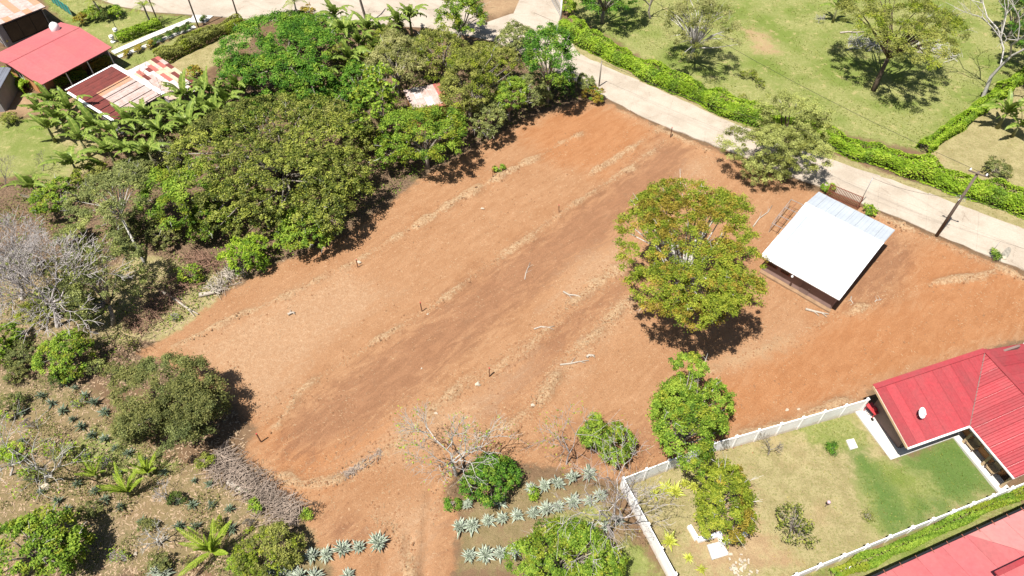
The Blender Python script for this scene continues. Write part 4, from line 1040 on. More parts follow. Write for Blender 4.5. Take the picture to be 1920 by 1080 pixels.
# --- red roof at the lower right edge
c0, c1 = G(1645, 1080, 3.0), G(1920, 955, 3.0); d1 = (c1 - c0); d1.z = 0; d1.normalize(); n1 = Vector((d1.y, -d1.x, 0))
q = c0 - d1 * 3; root = empty('large_red_house', zz(q + d1 * 8 + n1 * 4, 0), 'house with smooth pinkish red roof cut off by the lower right corner', 'house')
z3 = lambda a, b, z: zz(c0 + d1 * a + n1 * b, z)
hx = (G(1818, 1007, 3.0) - c0).dot(d1)
RISE = .2
mb = MB()
mb.slab([z3(-4, 0, 3), z3(hx, 0, 3), z3(hx + 6, 6, 3 + 6 * RISE), z3(2, 6, 3 + 6 * RISE)], .08)
mb.slab([z3(hx, 0, 3), z3(hx + 13, 0, 3), z3(hx + 13, 6, 3 + 6 * RISE), z3(hx + 6, 6, 3 + 6 * RISE)], .08)
roof = mb.build('roof', BLACK, root)
roof_plane(roof, [z3(-4, 0, 3), z3(hx, 0, 3), z3(hx + 6, 6, 3 + 6 * RISE), z3(2, 6, 3 + 6 * RISE)], n1, 1.0, REDROOF2, 0, .015)
roof_plane(roof, [z3(hx + .02, 0, 3), z3(hx + 13, 0, 3), z3(hx + 13, 6, 3 + 6 * RISE), z3(hx + 6.02, 6, 3 + 6 * RISE)], n1, 1.0, REDROOF3, 0, .015)
mb = MB(); mb.bar(z3(-4, -.09, 2.95), z3(hx + 13, -.09, 2.95), .13, .16); mb.build('gutter', BLACK, roof)
for k in range(14):
    mb = MB(); a_ = z3(-2 + 1.3 * k, -.02, 3.05); mb.box(a_, (.02, .16, .02), d1); mb.build('gutter_bracket', RUST, roof)
mb = MB(); wall_box(mb, z3(-3, .9, 0), z3(hx + 12, .9, 0), -.1, 3.0); wall_box(mb, z3(-3, 1.1, 0), z3(-3, 5.5, 0), -.1, 3.0); wall_box(mb, z3(hx + 12, 1.1, 0), z3(hx + 12, 5.5, 0), -.1, 3.0); mb.build('wall', GREY_WALL, root)
c4 = G(1868, 1076, 4.2); mb = MB(); mb.bar(c4, c4 + d1 * 9 + Vector((0, 0, .2)), .32, .1); mb.build('ridge_cap', REDROOF, roof)

# --- white precast walls
def panel_wall(name, label, pts, h, step, th=.08, cap=False):
    P = [G(*p) for p in pts]; root = empty(name, P[len(P) // 2], label, 'wall')
    for i in range(len(P) - 1):
        a, b = zz(P[i], 0), zz(P[i + 1], 0); L = (b - a).length; n = max(1, round(L / step)); d = (b - a) / n; dn = d.normalized()
        for k in range(n):
            p0, p1 = a + d * k, a + d * (k + 1)
            for j in range(3):
                z0, z1 = -.15 + (h + .15) * j / 3, -.15 + (h + .15) * (j + 1) / 3
                mb = MB(); mb.box(zz((p0 + p1) / 2, (z0 + z1) / 2), (d.length / 2 - .075, th / 2, (z1 - z0) / 2 - .004), dn); mb.build('panel', WALLP, root)
        for k in range(n + 1):
            if k == 0 and i > 0: continue
            p0 = a + d * k; mb = MB(); mb.box(zz(p0, h / 2), (.075, .085, h / 2 + .04), dn); mb.box(zz(p0, h + .06), (.1, .11, .025), dn); mb.build('post', WALLP, root)
    return root
WALLP = mat('white_precast_panel', (.88, .875, .86), .8, .1, 1.1, fine=.15, objvar=.04, col2=(.80, .77, .73), splash=(.46, .32, .20))
panel_wall('boundary_wall', 'tall white panel wall between the bare soil and the yard with the dish house', [(1612, 770), (1330, 851), (1164, 916), (1258, 1092), (1330, 1230)], 1.75, 2.0)
panel_wall('low_boundary_wall', 'low white panel wall running along the lawn past the lower right roof', [(1440, 1105), (1700, 999), (1990, 884)], 1.05, 1.9)

# --- top left: red roofed house, rusty shack, grey building, hidden pink roof
C, u, v, hu, hv = rect([(118, 40), (204, 87), (80, 160), (-25, 108)], [3.3, 3.0, 3.0, 3.0])
root = empty('flat_red_roofed_house', zz(C, 0), 'house with smooth pale red roof and white water tank at the upper left', 'house')
rl = lambda a, b, z: zz(C + u * hu * a + v * hv * b, z)
mb = MB(); mb.slab([rl(-1, -1, 3.1), rl(-.15, -1, 3.75), rl(-.15, 1, 3.75), rl(-1, 1, 3.1)], .07); mb.slab([rl(-.15, -1, 3.75), rl(1, -1, 2.9), rl(1, 1, 2.9), rl(-.15, 1, 3.75)], .07); roof = mb.build('roof', REDROOF2, root)
roof_plane(roof, [rl(-1, -1, 3.1), rl(-.15, -1, 3.75), rl(-.15, 1, 3.75), rl(-1, 1, 3.1)], u, 1.0, REDROOF2, .5, .012, stagger=.004)
roof_plane(roof, [rl(-.15, -1, 3.75), rl(1, -1, 2.9), rl(1, 1, 2.9), rl(-.15, 1, 3.75)], u, 1.0, REDROOF2, .5, .012, stagger=.004)
mb = MB(); mb.bar(rl(-.15, -1, 3.79), rl(-.15, 1, 3.79), .25, .02); mb.build('ridge_cap', REDROOF2, roof)
mb = MB()
for a, b in (((-.8, -.55), (.25, -.55)), ((.25, -.55), (.25, .8)), ((.25, .8), (-.8, .8)), ((-.8, .8), (-.8, -.55))): wall_box(mb, rl(*a, 0), rl(*b, 0), -.1, 2.95)
mb.build('wall', ORANGE_WALL, root)
for b in (-.9, -.3, .3, .9):
    mb = MB(); q = rl(.93, b, 0); mb.tube([q, zz(q, 2.9)], [.06, .06], 6); mb.build('post', WHITE_TRIM, root)
window(root, rl(.25, .2, 1.5) + u * .09, v, 1.6, 1.1, u, WHITE_TRIM, GLASS, 1); window(root, rl(-.3, .8, 1.6) + v * .09, u, 1.4, 1.0, v, WHITE_TRIM, GLASS, 1)
tp = G(100, 47, 4.0); q = zz(tp, 3.25)
root = empty('water_tank', q, 'round white water tank on the pale red roof', 'water tank')
mb = MB(); mb.lathe(q, [(.5, 0), (.56, .1), (.56, .6), (.48, .82), (.3, 1.0), (.12, 1.05)], 18); mb.build('tank', WHITE, root, True)
mb = MB(); mb.lathe(q + Vector((0, 0, 1.05)), [(.15, 0), (.16, .05), (.05, .08)], 12); mb.build('lid', WHITE_TRIM, root)
# rusty tin shack
RS = {k: mat('tin_' + k, c, .8, .35, 1.6, fine=.35, col2=c2, spec=.2) for k, c, c2 in (
    ('maroon', (.17, .042, .034), (.12, .036, .03)), ('orange', (.45, .22, .12), (.36, .23, .16)), ('pale', (.46, .37, .34), (.36, .25, .21)), ('cream', (.50, .42, .29), (.40, .29, .20)), ('pink', (.40, .10, .085), (.33, .13, .10)), ('white', (.55, .53, .51), (.42, .34, .29)))}
C, u, v, hu, hv = rect([(135, 172), (217, 119), (300, 184), (208, 226)], [2.6, 2.6, 2.4, 2.4])
root = empty('tin_shack', zz(C, 0), 'old shack under patched rusty tin sheets among banana plants', 'shack')
rl = lambda a, b, z: zz(C + u * hu * a + v * hv * b, z)
mb = MB(); mb.slab([rl(-1, -1, 2.75), rl(1, -1, 2.75), rl(1, 1, 2.35), rl(-1, 1, 2.35)], .05); roof = mb.build('roof', BROWN_WALL, root)
seq = ['maroon', 'maroon', 'maroon', 'orange', 'pale', 'pale', 'pale', 'pale', 'pale']
def tf(i, j):
    k = seq[min(i, 8)]
    if j == 0 and i >= 3: k = 'maroon'
    return RS[k]
roof_plane(roof, [rl(-1, -1, 2.75), rl(1, -1, 2.75), rl(1, 1, 2.35), rl(-1, 1, 2.35)], u, 1.0, lambda i, j: tf(8 - i if False else i, j), .3, .02, (0, .28, .65, 1))
for k in range(5):
    mb = MB(); f = -.25 + k * .3; mb.bar(rl(-1, f, 2.75 - .2 * (f + 1) + .06), rl(1, f, 2.75 - .2 * (f + 1) + .06), .06, .05); mb.build('batten', DARK, roof)
mb = MB(); mb.bar(rl(-1.02, -1.03, 2.78), rl(1.02, -1.03, 2.78), .22, .05); mb.build('verge', WHITE_TRIM, roof)
mb = MB(); mb.bar(rl(1.04, -1.02, 2.79), rl(1.04, 1.02, 2.39), .5, .05); mb.build('verge', WHITE_TRIM, roof)
mb = MB(); mb.bar(rl(-1.05, -.9, 2.77), rl(-1.05, 1.02, 2.39), .3, .05); mb.build('verge', WHITE_TRIM, roof)
mb = MB()
for a, b in (((-.9, -.9), (.9, -.9)), ((.9, -.9), (.9, .9)), ((.9, .9), (-.9, .9)), ((-.9, .9), (-.9, -.9))): wall_box(mb, rl(*a, 0), rl(*b, 0), -.1, 2.25)
mb.build('wall', GREY_WALL, root)
mb = MB(); mb.box(rl(-.9, .1, 1.0) - u * .11, (.03, .45, 1.0), u); mb.build('door', BROWN_WALL, root)
C, u, v, hu, hv = rect([(243, 134), (295, 103), (383, 163), (318, 190)], [2.5, 2.5, 2.3, 2.3])
root2 = empty('patched_lean_to', zz(C, 0), 'lean-to with chequered red and cream scrap roofing beside the tin shack', 'shack')
rl = lambda a, b, z: zz(C + u * hu * a + v * hv * b, z)
mb = MB(); mb.slab([rl(-1, -1, 2.5), rl(1, -1, 2.5), rl(1, 1, 2.15), rl(-1, 1, 2.15)], .05); roof = mb.build('roof', BROWN_WALL, root2)
rr_ = random.Random(5); opts = ['cream', 'cream', 'pale', 'white', 'pale', 'cream', 'white', 'maroon', 'pink', 'pink', 'maroon', 'maroon']
roof_plane(roof, [rl(-1, -1, 2.5), rl(1, -1, 2.5), rl(1, 1, 2.15), rl(-1, 1, 2.15)], v, .55, lambda i, j: RS['white'] if j == 0 and i > 3 else RS[rr_.choice(opts)], .27, .018, lambda i: (0, .1 + .03 * (i % 3), .24 + .05 * (i % 2), .38 + .07 * ((i * 7) % 3), .6 + .04 * (i % 3), .76 + .06 * (i % 2), 1), stagger=.02)
mb = MB()
for a, b in (((-.9, -.9), (.9, -.9)), ((.9, -.9), (.9, .9)), ((.9, .9), (-.9, .9)), ((-.9, .9), (-.9, -.9))): wall_box(mb, rl(*a, 0), rl(*b, 0), -.1, 2.05)
mb.build('wall', GREY_WALL, root2)
mb = MB(); mb.box(rl(-.1, -.9, 1.0) - v * .11, (.45, .03, 1.0), u); mb.build('door', BROWN_WALL, root2)
C, u, v, hu, hv = rect([(-60, 20), (50, -25), (77, 18), (-14, 50)], [3.2, 3.2, 3.0, 3.0])
root = empty('grey_building', zz(C, 0), 'grey building with rust stained roof in the upper left corner', 'building')
rl = lambda a, b, z: zz(C + u * hu * a + v * hv * b, z)
mb = MB(); mb.slab([rl(-1, -1, 3.2), rl(1, -1, 3.2), rl(1, 1, 3.0), rl(-1, 1, 3.0)], .08); roof = mb.build('roof', BROWN_WALL, root)
roof_plane(roof, [rl(-1, -1, 3.2), rl(1, -1, 3.2), rl(1, 1, 3.0), rl(-1, 1, 3.0)], v, .9, lambda i, j: RS['pale'] if (i + j) % 3 else RS['orange'], .3, .02, (0, .8, 1))
mb = MB()
for a, b in (((-.85, -.85), (.85, -.85)), ((.85, -.85), (.85, .85)), ((.85, .85), (-.85, .85)), ((-.85, .85), (-.85, -.85))): wall_box(mb, rl(*a, 0), rl(*b, 0), -.1, 2.95)
mb.build('wall', GREY_WALL, root); window(root, rl(.1, .85, 1.45) + v * .09, u, 5.0, 2.4, v, DARK, GLASS, 2)  # wide near-black opening stands in for the deep shade on this facade
C, u, v, hu, hv = rect([(752, 168), (822, 152), (850, 196), (780, 210)], [2.8, 2.8, 2.8, 2.8])
root = empty('hidden_house', zz(C, 0), 'small house with pinkish white roof half hidden by trees', 'house')
rl = lambda a, b, z: zz(C + u * hu * a + v * hv * b, z)
mb = MB(); mb.slab([rl(-1, -1, 2.6), rl(1, -1, 2.6), rl(1, 1, 2.9), rl(-1, 1, 2.9)], .06); roof = mb.build('roof', ORANGE_WALL, root)
roof_plane(roof, [rl(-1, -1, 2.6), rl(1, -1, 2.6), rl(1, 1, 2.9), rl(-1, 1, 2.9)], v, .8, lambda i, j: RS['pale'] if 0 < i < 6 and j < 2 and (i + j) % 3 else RS['pink'] if j == 2 or i in (0, 6) else RS['white'], .27, .025, (0, .5, .9, 1))
mb = MB()
for a, b in (((-.85, -.85), (.85, -.85)), ((.85, -.85), (.85, .85)), ((.85, .85), (-.85, .85)), ((-.85, .85), (-.85, -.85))): wall_box(mb, rl(*a, 0), rl(*b, 0), -.1, 2.5)
mb.build('wall', ORANGE_WALL, root)
# small dark roof at the left edge, teal fence, white things by the garden
C, u, v, hu, hv = rect([(-60, 120), (0, 140), (16, 165), (-60, 195)], [2.4] * 4)
root = empty('slate_shed', zz(C, 0), 'slate grey shed roof at the left edge below the red roofed house', 'shed')
rl = lambda a, b, z: zz(C + u * hu * a + v * hv * b, z)
mb = MB(); mb.slab([rl(-1, -1, 2.5), rl(1, -1, 2.5), rl(1, 1, 2.3), rl(-1, 1, 2.3)], .05); roof = mb.build('roof', BROWN_WALL, root)
SLATE = mat('slate_sheet', (.16, .17, .20), .5, .15, 1)
roof_plane(roof, [rl(-1, -1, 2.5), rl(1, -1, 2.5), rl(1, 1, 2.3), rl(-1, 1, 2.3)], v, .9, SLATE, .3, .02)
mb = MB()
for a, b in (((-.85, -.85), (.85, -.85)), ((.85, -.85), (.85, .85)), ((.85, .85), (-.85, .85)), ((-.85, .85), (-.85, -.85))): wall_box(mb, rl(*a, 0), rl(*b, 0), -.1, 2.2)
mb.build('wall', GREY_WALL, root)
a, b = G(100, 5), G(137, 30); root = empty('teal_fence', (a + b) / 2, 'teal sheet fence behind the pale red roof', 'fence')
TEAL = mat('teal_sheet', (.03, .28, .24), .6, .15, 2)
for k in range(5):
    p0, p1 = a.lerp(b, k / 5), a.lerp(b, (k + 1) / 5); mb = MB(); wall_box(mb, p0.lerp(p1, .01), p1.lerp(p0, .01), 0, 1.3, .04); mb.build('panel', TEAL, root)
for k in range(6):
    p0 = a.lerp(b, k / 5); mb = MB(); mb.box(zz(p0, .7) - Vector((.05, .05, 0)), (.03, .03, .72)); mb.build('post', STEEL, root)
# ------------------------------------------------------------------ poles, stakes, wires, small things
POLE = mat('weathered_pole', (.17, .13, .10), .85, .35, 3)
WIRE = mat('black_cable', (.02, .02, .02), .6, .2, 3)
WOOD_STAKE = mat('stake_wood', (.16, .07, .04), .9, .3, 6)
WOOD_PALE = mat('bleached_wood', (.44, .38, .31), .85, .35, 5)
STONE = mat('pale_stone', (.46, .39, .30), .9, .25, 3, bump=.3)
b = G(1756, 442); H_ = height_of(1756, 442, 1830, 322)
root = empty('utility_pole', b, 'tall dark utility pole with insulators at the roadside near the white roofed house', 'utility pole')
top = zz(b, H_)
mb = MB(); mb.tube([b - Vector((0, 0, .3)), zz(b, H_ * .5), top], [.17, .145, .11], 10); mb.build('pole', POLE, root, True)
ca = Vector((.82, -.57, 0)).normalized()
for z, w in ((-.15, .8),):
    mb = MB(); mb.box(top + Vector((0, 0, z)) + ca.cross(Vector((0, 0, 1))) * .14, (w, .05, .05), ca); mb.build('crossarm', POLE, root)
    for s_ in (-.85, .85):
        mb = MB(); mb.lathe(top + Vector((0, 0, z + .05)) + ca * w * s_ + ca.cross(Vector((0, 0, 1))) * .14, [(.03, 0), (.07, .05), (.09, .12), (.05, .17), (.08, .2), (.04, .27)], 8); mb.build('insulator', WHITE, root)
mb = MB()
for k in range(5):
    t = k * 1.26; q = zz(b, H_ * .62); e = q + Vector((math.cos(t) * .5, math.sin(t) * .5, -.1)); mb.tube([q, q.lerp(e, .5) + Vector((0, 0, .1)), e, q + Vector((0, 0, -.5))], [.015] * 4, 4)
mb.build('cable_coil', STEEL, root)
mb = MB(); mb.tube([zz(b, H_ * .62), G(1788, 395)], [.012, .012], 4); mb.build('guy_wire', STEEL, root)
def pole(bx, by, h, label, r=.08, m=POLE, name='pole', cat='pole', group=None, lean=(0, 0)):
    b = G(bx, by); root = empty(name, b, label, cat, group)
    t = b + Vector((lean[0], lean[1], h))
    mb = MB(); mb.tube([b - Vector((0, 0, .2)), b.lerp(t, .5), t], [r, r * .95, r * .85], 8); mb.build('shaft', m, root, True)
    mb = MB(); mb.lathe(t, [(r * .9, 0), (r * .95, .03), (r * .4, .07)], 8); mb.build('cap', m, root)
    return t
t1 = pole(1123, 162, height_of(1123, 162, 1124, 115), 'short grey post at the roadside beside the variegated bush', .09, BARK, 'roadside_post', 'post')
t2 = pole(372, 50, 8.5, 'slim utility pole beside the end of the white garden path', .1, POLE, 'roadside_pole', 'pole')
t3 = pole(451, 47, 8.5, 'slim utility pole at the end of the clipped garden hedge', .1, POLE, 'roadside_pole', 'pole')
t4 = pole(299, 47, 8.5, 'slim pole standing by the garden palm in the lawn', .09, POLE, 'roadside_pole', 'pole')
t5 = pole(1611, 383, height_of(1611, 383, 1643, 334) * 1.0, 'thin steel service post next to the rust red gate', .045, STEEL, 'service_post', 'post')
pole(222, 62, height_of(222, 62, 215, 38), 'thin lamp post on the lawn beside the pale red roof', .04, BLACK, 'lamp_post', 'lamp post')
pole(1051, 42, 3.6, 'white gatepost of the far gate at the top', .12, WHITE, 'gatepost', 'post')
pole(1862, 470, 1.1, 'thin fence stake beside the leaning slab at the roadside', .03, STEEL, 'thin_stake', 'stake')
def wire(label, pts, sag=.5, r=.016, name='overhead_wire'):
    P = []
    for i in range(len(pts) - 1):
        a, b = Vector(pts[i]), Vector(pts[i + 1])
        for k in range(10):
            t = k / 10; P.append(a.lerp(b, t) - Vector((0, 0, sag * 4 * t * (1 - t))))
    P.append(Vector(pts[-1])); mb = MB(); mb.tube(P, [r] * len(P), 4)
    return tag(mb.build(name, WIRE), label, 'wire', 'overhead wires')
wire('overhead wire from the tall utility pole to the roadside post', [top - Vector((0, 0, 2.9)), zz(G(1480, 318), 5.2), t1], .8)
wire('overhead wire from the tall utility pole off the right edge', [top - Vector((0, 0, 2.9)), zz(G(2150, 560), 5.2)], .6)
wire('upper wire following the hedge from the tall utility pole to the far gate', [top, zz(G(1200, 100), 7.5), zz(G(1010, -30), 7.5)], .8)
wire('service cable dropping from the utility pole to the thin steel post', [top - Vector((0, 0, 3.2)), t5], .5, .014)
wire('wire strung between the slim poles along the upper road', [t4, t2, t3, zz(G(900, 30), 8.0)], .4)
# survey stakes
for (bx, by, tx, ty, lab) in ((917.5, 705, 917, 688, 'dark wooden stake beside the pale stones nearest the bare tree'), (791, 582, 788, 564, 'dark wooden stake at the middle of the long soil ridge'),
                              (1048, 399, 1048, 384, 'dark wooden stake on the ridge near the spreading tree'), (671, 501, 667, 486, 'thin wooden stake at the shaded edge of the lot below the mango tree'),
                              (1257, 257, 1259, 238, 'wooden stake at the road corner of the lot'), (924, 335, 922, 320, 'thin wooden stake beside the lone green seedling'), (489, 828, 485, 811, 'wooden stake beside the dark round bush shadow')):
    b_ = G(bx, by); h = max(1.0, height_of(bx, by, tx, ty)); lean = Vector((random.uniform(-.08, .08), random.uniform(-.08, .08), h))
    root = empty('survey_stake', zz(b_, GZ(b_.x, b_.y)), lab, 'stake', 'survey stakes in the lot')
    o = OFF[root.name]; mb = MB(); mb.bar(o - lean * .1, o + lean * .93, .075); mb.build('shaft', WOOD_STAKE, root)
    mb = MB(); mb.bar(o + lean * .93, o + lean, .082); mb.build('tip', RED_PAINT, root)
# leaning slab at the roadside
b_ = G(1881, 484); root = empty('leaning_slab', b_, 'weathered grey oval slab leaning at the roadside on the right', 'slab')
mb = MB(); ax = (G(1893, 466, .45) - G(1881, 486)).normalized(); sx = ax.cross(Vector((0, 0, 1))).normalized(); nz_ = sx.cross(ax)
pts = [b_ + ax * (math.sin(t) * .8 + .55) + sx * math.cos(t) * .3 for t in [k * math.pi / 8 for k in range(16)]]
n = len(pts); mb.add([p + nz_ * .07 for p in pts] + [p - nz_ * .07 for p in pts], [tuple(range(n)), tuple(range(2 * n - 1, n - 1, -1))] + [(i, n + i, n + (i + 1) % n, (i + 1) % n) for i in range(n)])
mb.build('slab', mat('mossy_concrete', (.30, .27, .22), .95, .55, 5, bump=.4), root)
mb = MB(); mb.lathe(b_ + Vector((.05, 0, 0)), [(.3, -.1), (.26, .12), (.12, .2)], 7); mb.build('footing', STONE, root)
# fallen branches on the soil
def log(a, b, r, label, m=WOOD_PALE, name='fallen_branch', cat='branch', group='fallen branches on the lot', fork=True, seed=0):
    rr = random.Random(seed + int(a[0])); A_, B_ = G(*a), G(*b); z = r * .9
    root = empty(name, zz((A_ + B_) / 2, GZ(*((A_ + B_) / 2)[:2])), label, cat, group); d = B_ - A_; s = Vector((-d.y, d.x, 0)).normalized()
    zf = lambda p: zz(p, max(GZ(p.x, p.y), -.05) + z)
    pts = [zf(A_), zf(A_.lerp(B_, .35) + s * rr.uniform(-.15, .15)), zf(A_.lerp(B_, .7) + s * rr.uniform(-.15, .15)), zf(B_)]
    mb = MB(); mb.tube(pts, [r, r * .9, r * .7, r * .4], 6); mb.build('stem', m, root, True)
    if fork:
        for k in range(2):
            mb = MB(); p = pts[1 + k]; e = p + d * rr.uniform(.15, .3) + s * rr.choice((-1, 1)) * rr.uniform(.25, .5) + Vector((0, 0, .05)); mb.tube([p, e], [r * .5, r * .15], 5); mb.build('twig', m, root)
for a, b, r, lab in (((1056, 547), (1088, 559), .09, 'bleached branch lying near the left edge of the spreading tree'), ((1001, 617), (1040, 612), .07, 'bleached branch lying on the track below the first one'),
                     ((1050, 684), (1104, 676), .08, 'long bleached branch lying across the pale ridge'), ((1100, 670), (1115, 667), .12, 'short thick bleached log at the end of the pale ridge'),
                     ((1510, 580), (1553, 590), .12, 'white pipe like pole lying before the white roofed house'), ((984, 524), (994, 492), .05, 'forked dry twig lying on the soil left of the spreading tree'),
                     ((1412, 425), (1448, 385), .07, 'straight plank lying left of the steel frame'), ((540, 590), (553, 586), .12, 'short pale log on the upper half of the lot'),
                     ((1596, 556), (1600, 575), .06, 'twisted root by the corner of the white roofed house'), ((1640, 566), (1654, 560), .05, 'small pale branch on the red soil right of the house'),
                     ((375, 555), (418, 545), .22, 'thick pale log at the shaded edge of the lot'), ((300, 545), (372, 590), .14, 'grey log lying in the shade under the olive tree'),
                     ((430, 905), (470, 925), .25, 'thick sawn trunk in the brush pile'), ((1575, 62), (1620, 60), .12, 'pale felled trunk lying under the pasture tree'), ((1700, 100), (1760, 95), .1, 'fallen grey branch on the bare patch in the pasture')):
    log(a, b, r, lab)
# stones
def stone(px, py, s, label):
    rr = np.random.default_rng(int(px * 3 + py)); b = G(px, py); D = unit(rr.normal(size=(14, 3)))
    import bmesh
    bm = bmesh.new()
    for d in D * np.array([s, s * .8, s * .5]) * rr.uniform(.8, 1.1, (14, 1)): bm.verts.new(d)
    bmesh.ops.convex_hull(bm, input=bm.verts); me = bpy.data.meshes.new('stone'); bm.to_mesh(me); bm.free()
    o = link('stone', me, STONE); o.location = (b.x, b.y, GZ(b.x, b.y) + s * .15); tag(o, label, 'stone', 'pale stones on the soil')
for px, py, s, lab in ((897, 719, .32, 'largest pale stone beside the stake near the bare tree'), (802, 588, .15, 'small white stone beside the stake on the long ridge'), (905, 391, .22, 'flat pale stone in the upper half of the lot'),
                       (999, 762, .2, 'yellowish stone just left of the leafless sapling'), (817, 776, .2, 'pale stone above the bare tree with yellow leaves'), (674, 493, .25, 'flat pale stone by the shaded stake'),
                       (790, 690, .12, 'tiny whitish stone on the lower half of the lot'), (1497, 767, .16, 'small stone near the wall on the red drive'), (1476, 768, .2, 'larger pale stone beside the wall end'), (253, 1038, .2, 'pale stone by the foot of the leafless shrub'), (88, 912, .4, 'round pale boulder among the dark agaves')):
    stone(px, py, s, lab)
# brush piles
def brush(name, label, pts, w, h, n, m, lmax=1.6, seed=3):
    rr = random.Random(seed); P = [G(*p) for p in pts]; C_ = sum(P, Vector()) / len(P); root = empty(name, zz(C_, 0), label, 'brush pile')
    mb = MB()
    for i in range(n):
        k = rr.random() * (len(P) - 1); j = int(k); c = P[j].lerp(P[j + 1], k - j); ax = (P[j + 1] - P[j]).normalized(); sd_ = Vector((-ax.y, ax.x, 0))
        q = abs(rr.gauss(0, .45)); c = c + sd_ * rr.gauss(0, .38) * w; z = h * max(.05, (1 - q)) * rr.random() + .05
        d = (ax * rr.gauss(.2, .8) + sd_ * rr.gauss(.9, .6) + Vector((0, 0, rr.gauss(0, .22)))).normalized() * rr.uniform(.35, lmax) / 2
        r_ = rr.choice((.012, .018, .025, .04)); a, e = zz(c, z) - d, zz(c, z) + d; a.z = max(a.z, .0); e.z = max(e.z, .0)
        mb.tube([a, (a + e) / 2 + Vector((rr.gauss(0, .05), rr.gauss(0, .05), rr.gauss(0, .03))), e], [r_, r_ * .9, r_ * .5], 4)
    tag(mb.build('branches', m, root), None, None, None, 'stuff'); return root
brush('brush_pile', 'long heap of cut grey branches beside the garden of dark agaves', [(400, 855), (450, 890), (500, 935), (560, 975)], 1.5, .7, 1300, mat('cut_branch', (.36, .28, .22), .9, .45, 1.2), 1.5)
brush('brush_pile', 'heap of reddish dry branches under the trees at the left edge of the lot', [(250, 620), (310, 560), (370, 500), (390, 480)], 2.2, .7, 700, mat('reddish_brush', (.26, .15, .10), .9, .4, 4), 2.2, 4)
brush('brush_pile', 'small line of raked twigs by the wheel rut', [(625, 905), (660, 885), (715, 848)], .4, .2, 260, bpy.data.materials['cut_branch'], .6, 5)
brush('brush_pile', 'pale cut branches heaped beneath the pasture tree', [(1590, 75), (1660, 90), (1740, 85), (1790, 110)], 2.2, .5, 350, BARK_PALE, 2.0, 6)
brush('brush_pile', 'dry stalks heaped at the edge of the lot beside the lime shrub', [(395, 545), (430, 520), (450, 500)], 1.2, .35, 250, WOOD_PALE, 1.4, 7)
# straw, twigs and clods raked into lines on the soil
def scatter_sticks(name, label, P, L, m, seed, wid=(.012, .03)):
    rr = np.random.default_rng(seed); n = len(P); az = rr.uniform(0, 2 * np.pi, n); l_ = rr.uniform(L[0], L[1], n)
    d = np.stack([np.cos(az), np.sin(az), rr.normal(0, .12, n)], 1) * (l_ / 2)[:, None]; s = np.stack([-np.sin(az), np.cos(az), np.zeros(n)], 1) * rr.uniform(*wid, n)[:, None]; up = np.array([0, 0, .03])
    V = np.stack([P - d - s, P - d + s, P - d + up, P + d - s, P + d + s, P + d + up], 1).reshape(-1, 3)
    F = (np.arange(n)[:, None, None] * 6 + np.array([[0, 2, 5, 3], [1, 4, 5, 2]])[None]).reshape(-1, 4)
    o = link(name, np_mesh(name, V, F), m); return tag(o, label, 'straw', None, 'stuff')
def on_ground(x, y, dz=.01):
    i = np.clip(np.searchsorted(gx, x), 0, NX - 1); j = np.clip(np.searchsorted(gy, y), 0, NY - 1)
    return np.stack([x, y, Z[j, i] + dz], 1)
pts = []
r5 = np.random.default_rng(5)
for i, rd in enumerate(RIDGES):
    w = resample(W2(rd), 200); n = (900, 600, 1500, 1500, 160, 350, 120, 300, 300, 250, 250)[i]; k = r5.integers(0, 200, n)
    a = np.array([(p.x, p.y) for p in w]); pts.append(a[k] + r5.normal(0, .24 if i not in (2, 3) else .55, (n, 2)))
lots = r5.uniform((-40, 14), (52, 72), (16000, 2)); keep = sdf(lots[:, 0], lots[:, 1], W2(P_LOT)) > .3
keep &= vnoise(lots[:, 0] * d0.x / 6 + lots[:, 1] * d0.y / 6, -lots[:, 0] * d0.y + lots[:, 1] * d0.x, 1.1, 44) > .48
pts.append(lots[keep][:5200])
sw_ = np.array([tuple(G(x, y)[:2]) for x, y in zip(r5.uniform(480, 1010, 1500), r5.uniform(740, 960, 1500))]); pts.append(sw_[vnoise(sw_[:, 0], sw_[:, 1], 1.5, 9) > .45])
pts = np.vstack(pts); STRAW = mat('dry_straw', (.45, .33, .20), .9, .45, 6)
scatter_sticks('dry_straw', 'pale straw and twigs raked into lines across the bare soil', on_ground(pts[:, 0], pts[:, 1]), (.05, .22), STRAW, 8, (.006, .016))
cl = pts[r5.permutation(len(pts))[:7500]] + r5.normal(0, .4, (7500, 2)); P = on_ground(cl[:, 0], cl[:, 1], .015); s = (.022 + .1 * r5.random(len(P)) ** 3)[:, None]
oc = np.array([(1, 0, 0), (0, 1, 0), (-1, 0, 0), (0, -1, 0), (.1, 0, .8), (0, 0, -.5)]); rot = r5.uniform(0, 6.28, len(P))
oc_ = np.stack([oc[None, :, 0] * np.cos(rot)[:, None] - oc[None, :, 1] * np.sin(rot)[:, None], oc[None, :, 0] * np.sin(rot)[:, None] + oc[None, :, 1] * np.cos(rot)[:, None], np.repeat(oc[None, :, 2], len(P), 0)], -1) * r5.uniform(.6, 1.3, (len(P), 6, 1))
V = (P[:, None, :] + oc_ * s[:, None, :]).reshape(-1, 3); F = (np.arange(len(P))[:, None, None] * 6 + np.array([[0, 1, 4], [1, 2, 4], [2, 3, 4], [3, 0, 4]])[None]).reshape(-1, 3)
tag(link('soil_clods', np_mesh('soil_clods', V, F), mat('soil_clod', (.27, .135, .065), .95, .35, 2)), 'crumbly clods of red soil along the raked ridges', 'soil', None, 'stuff')
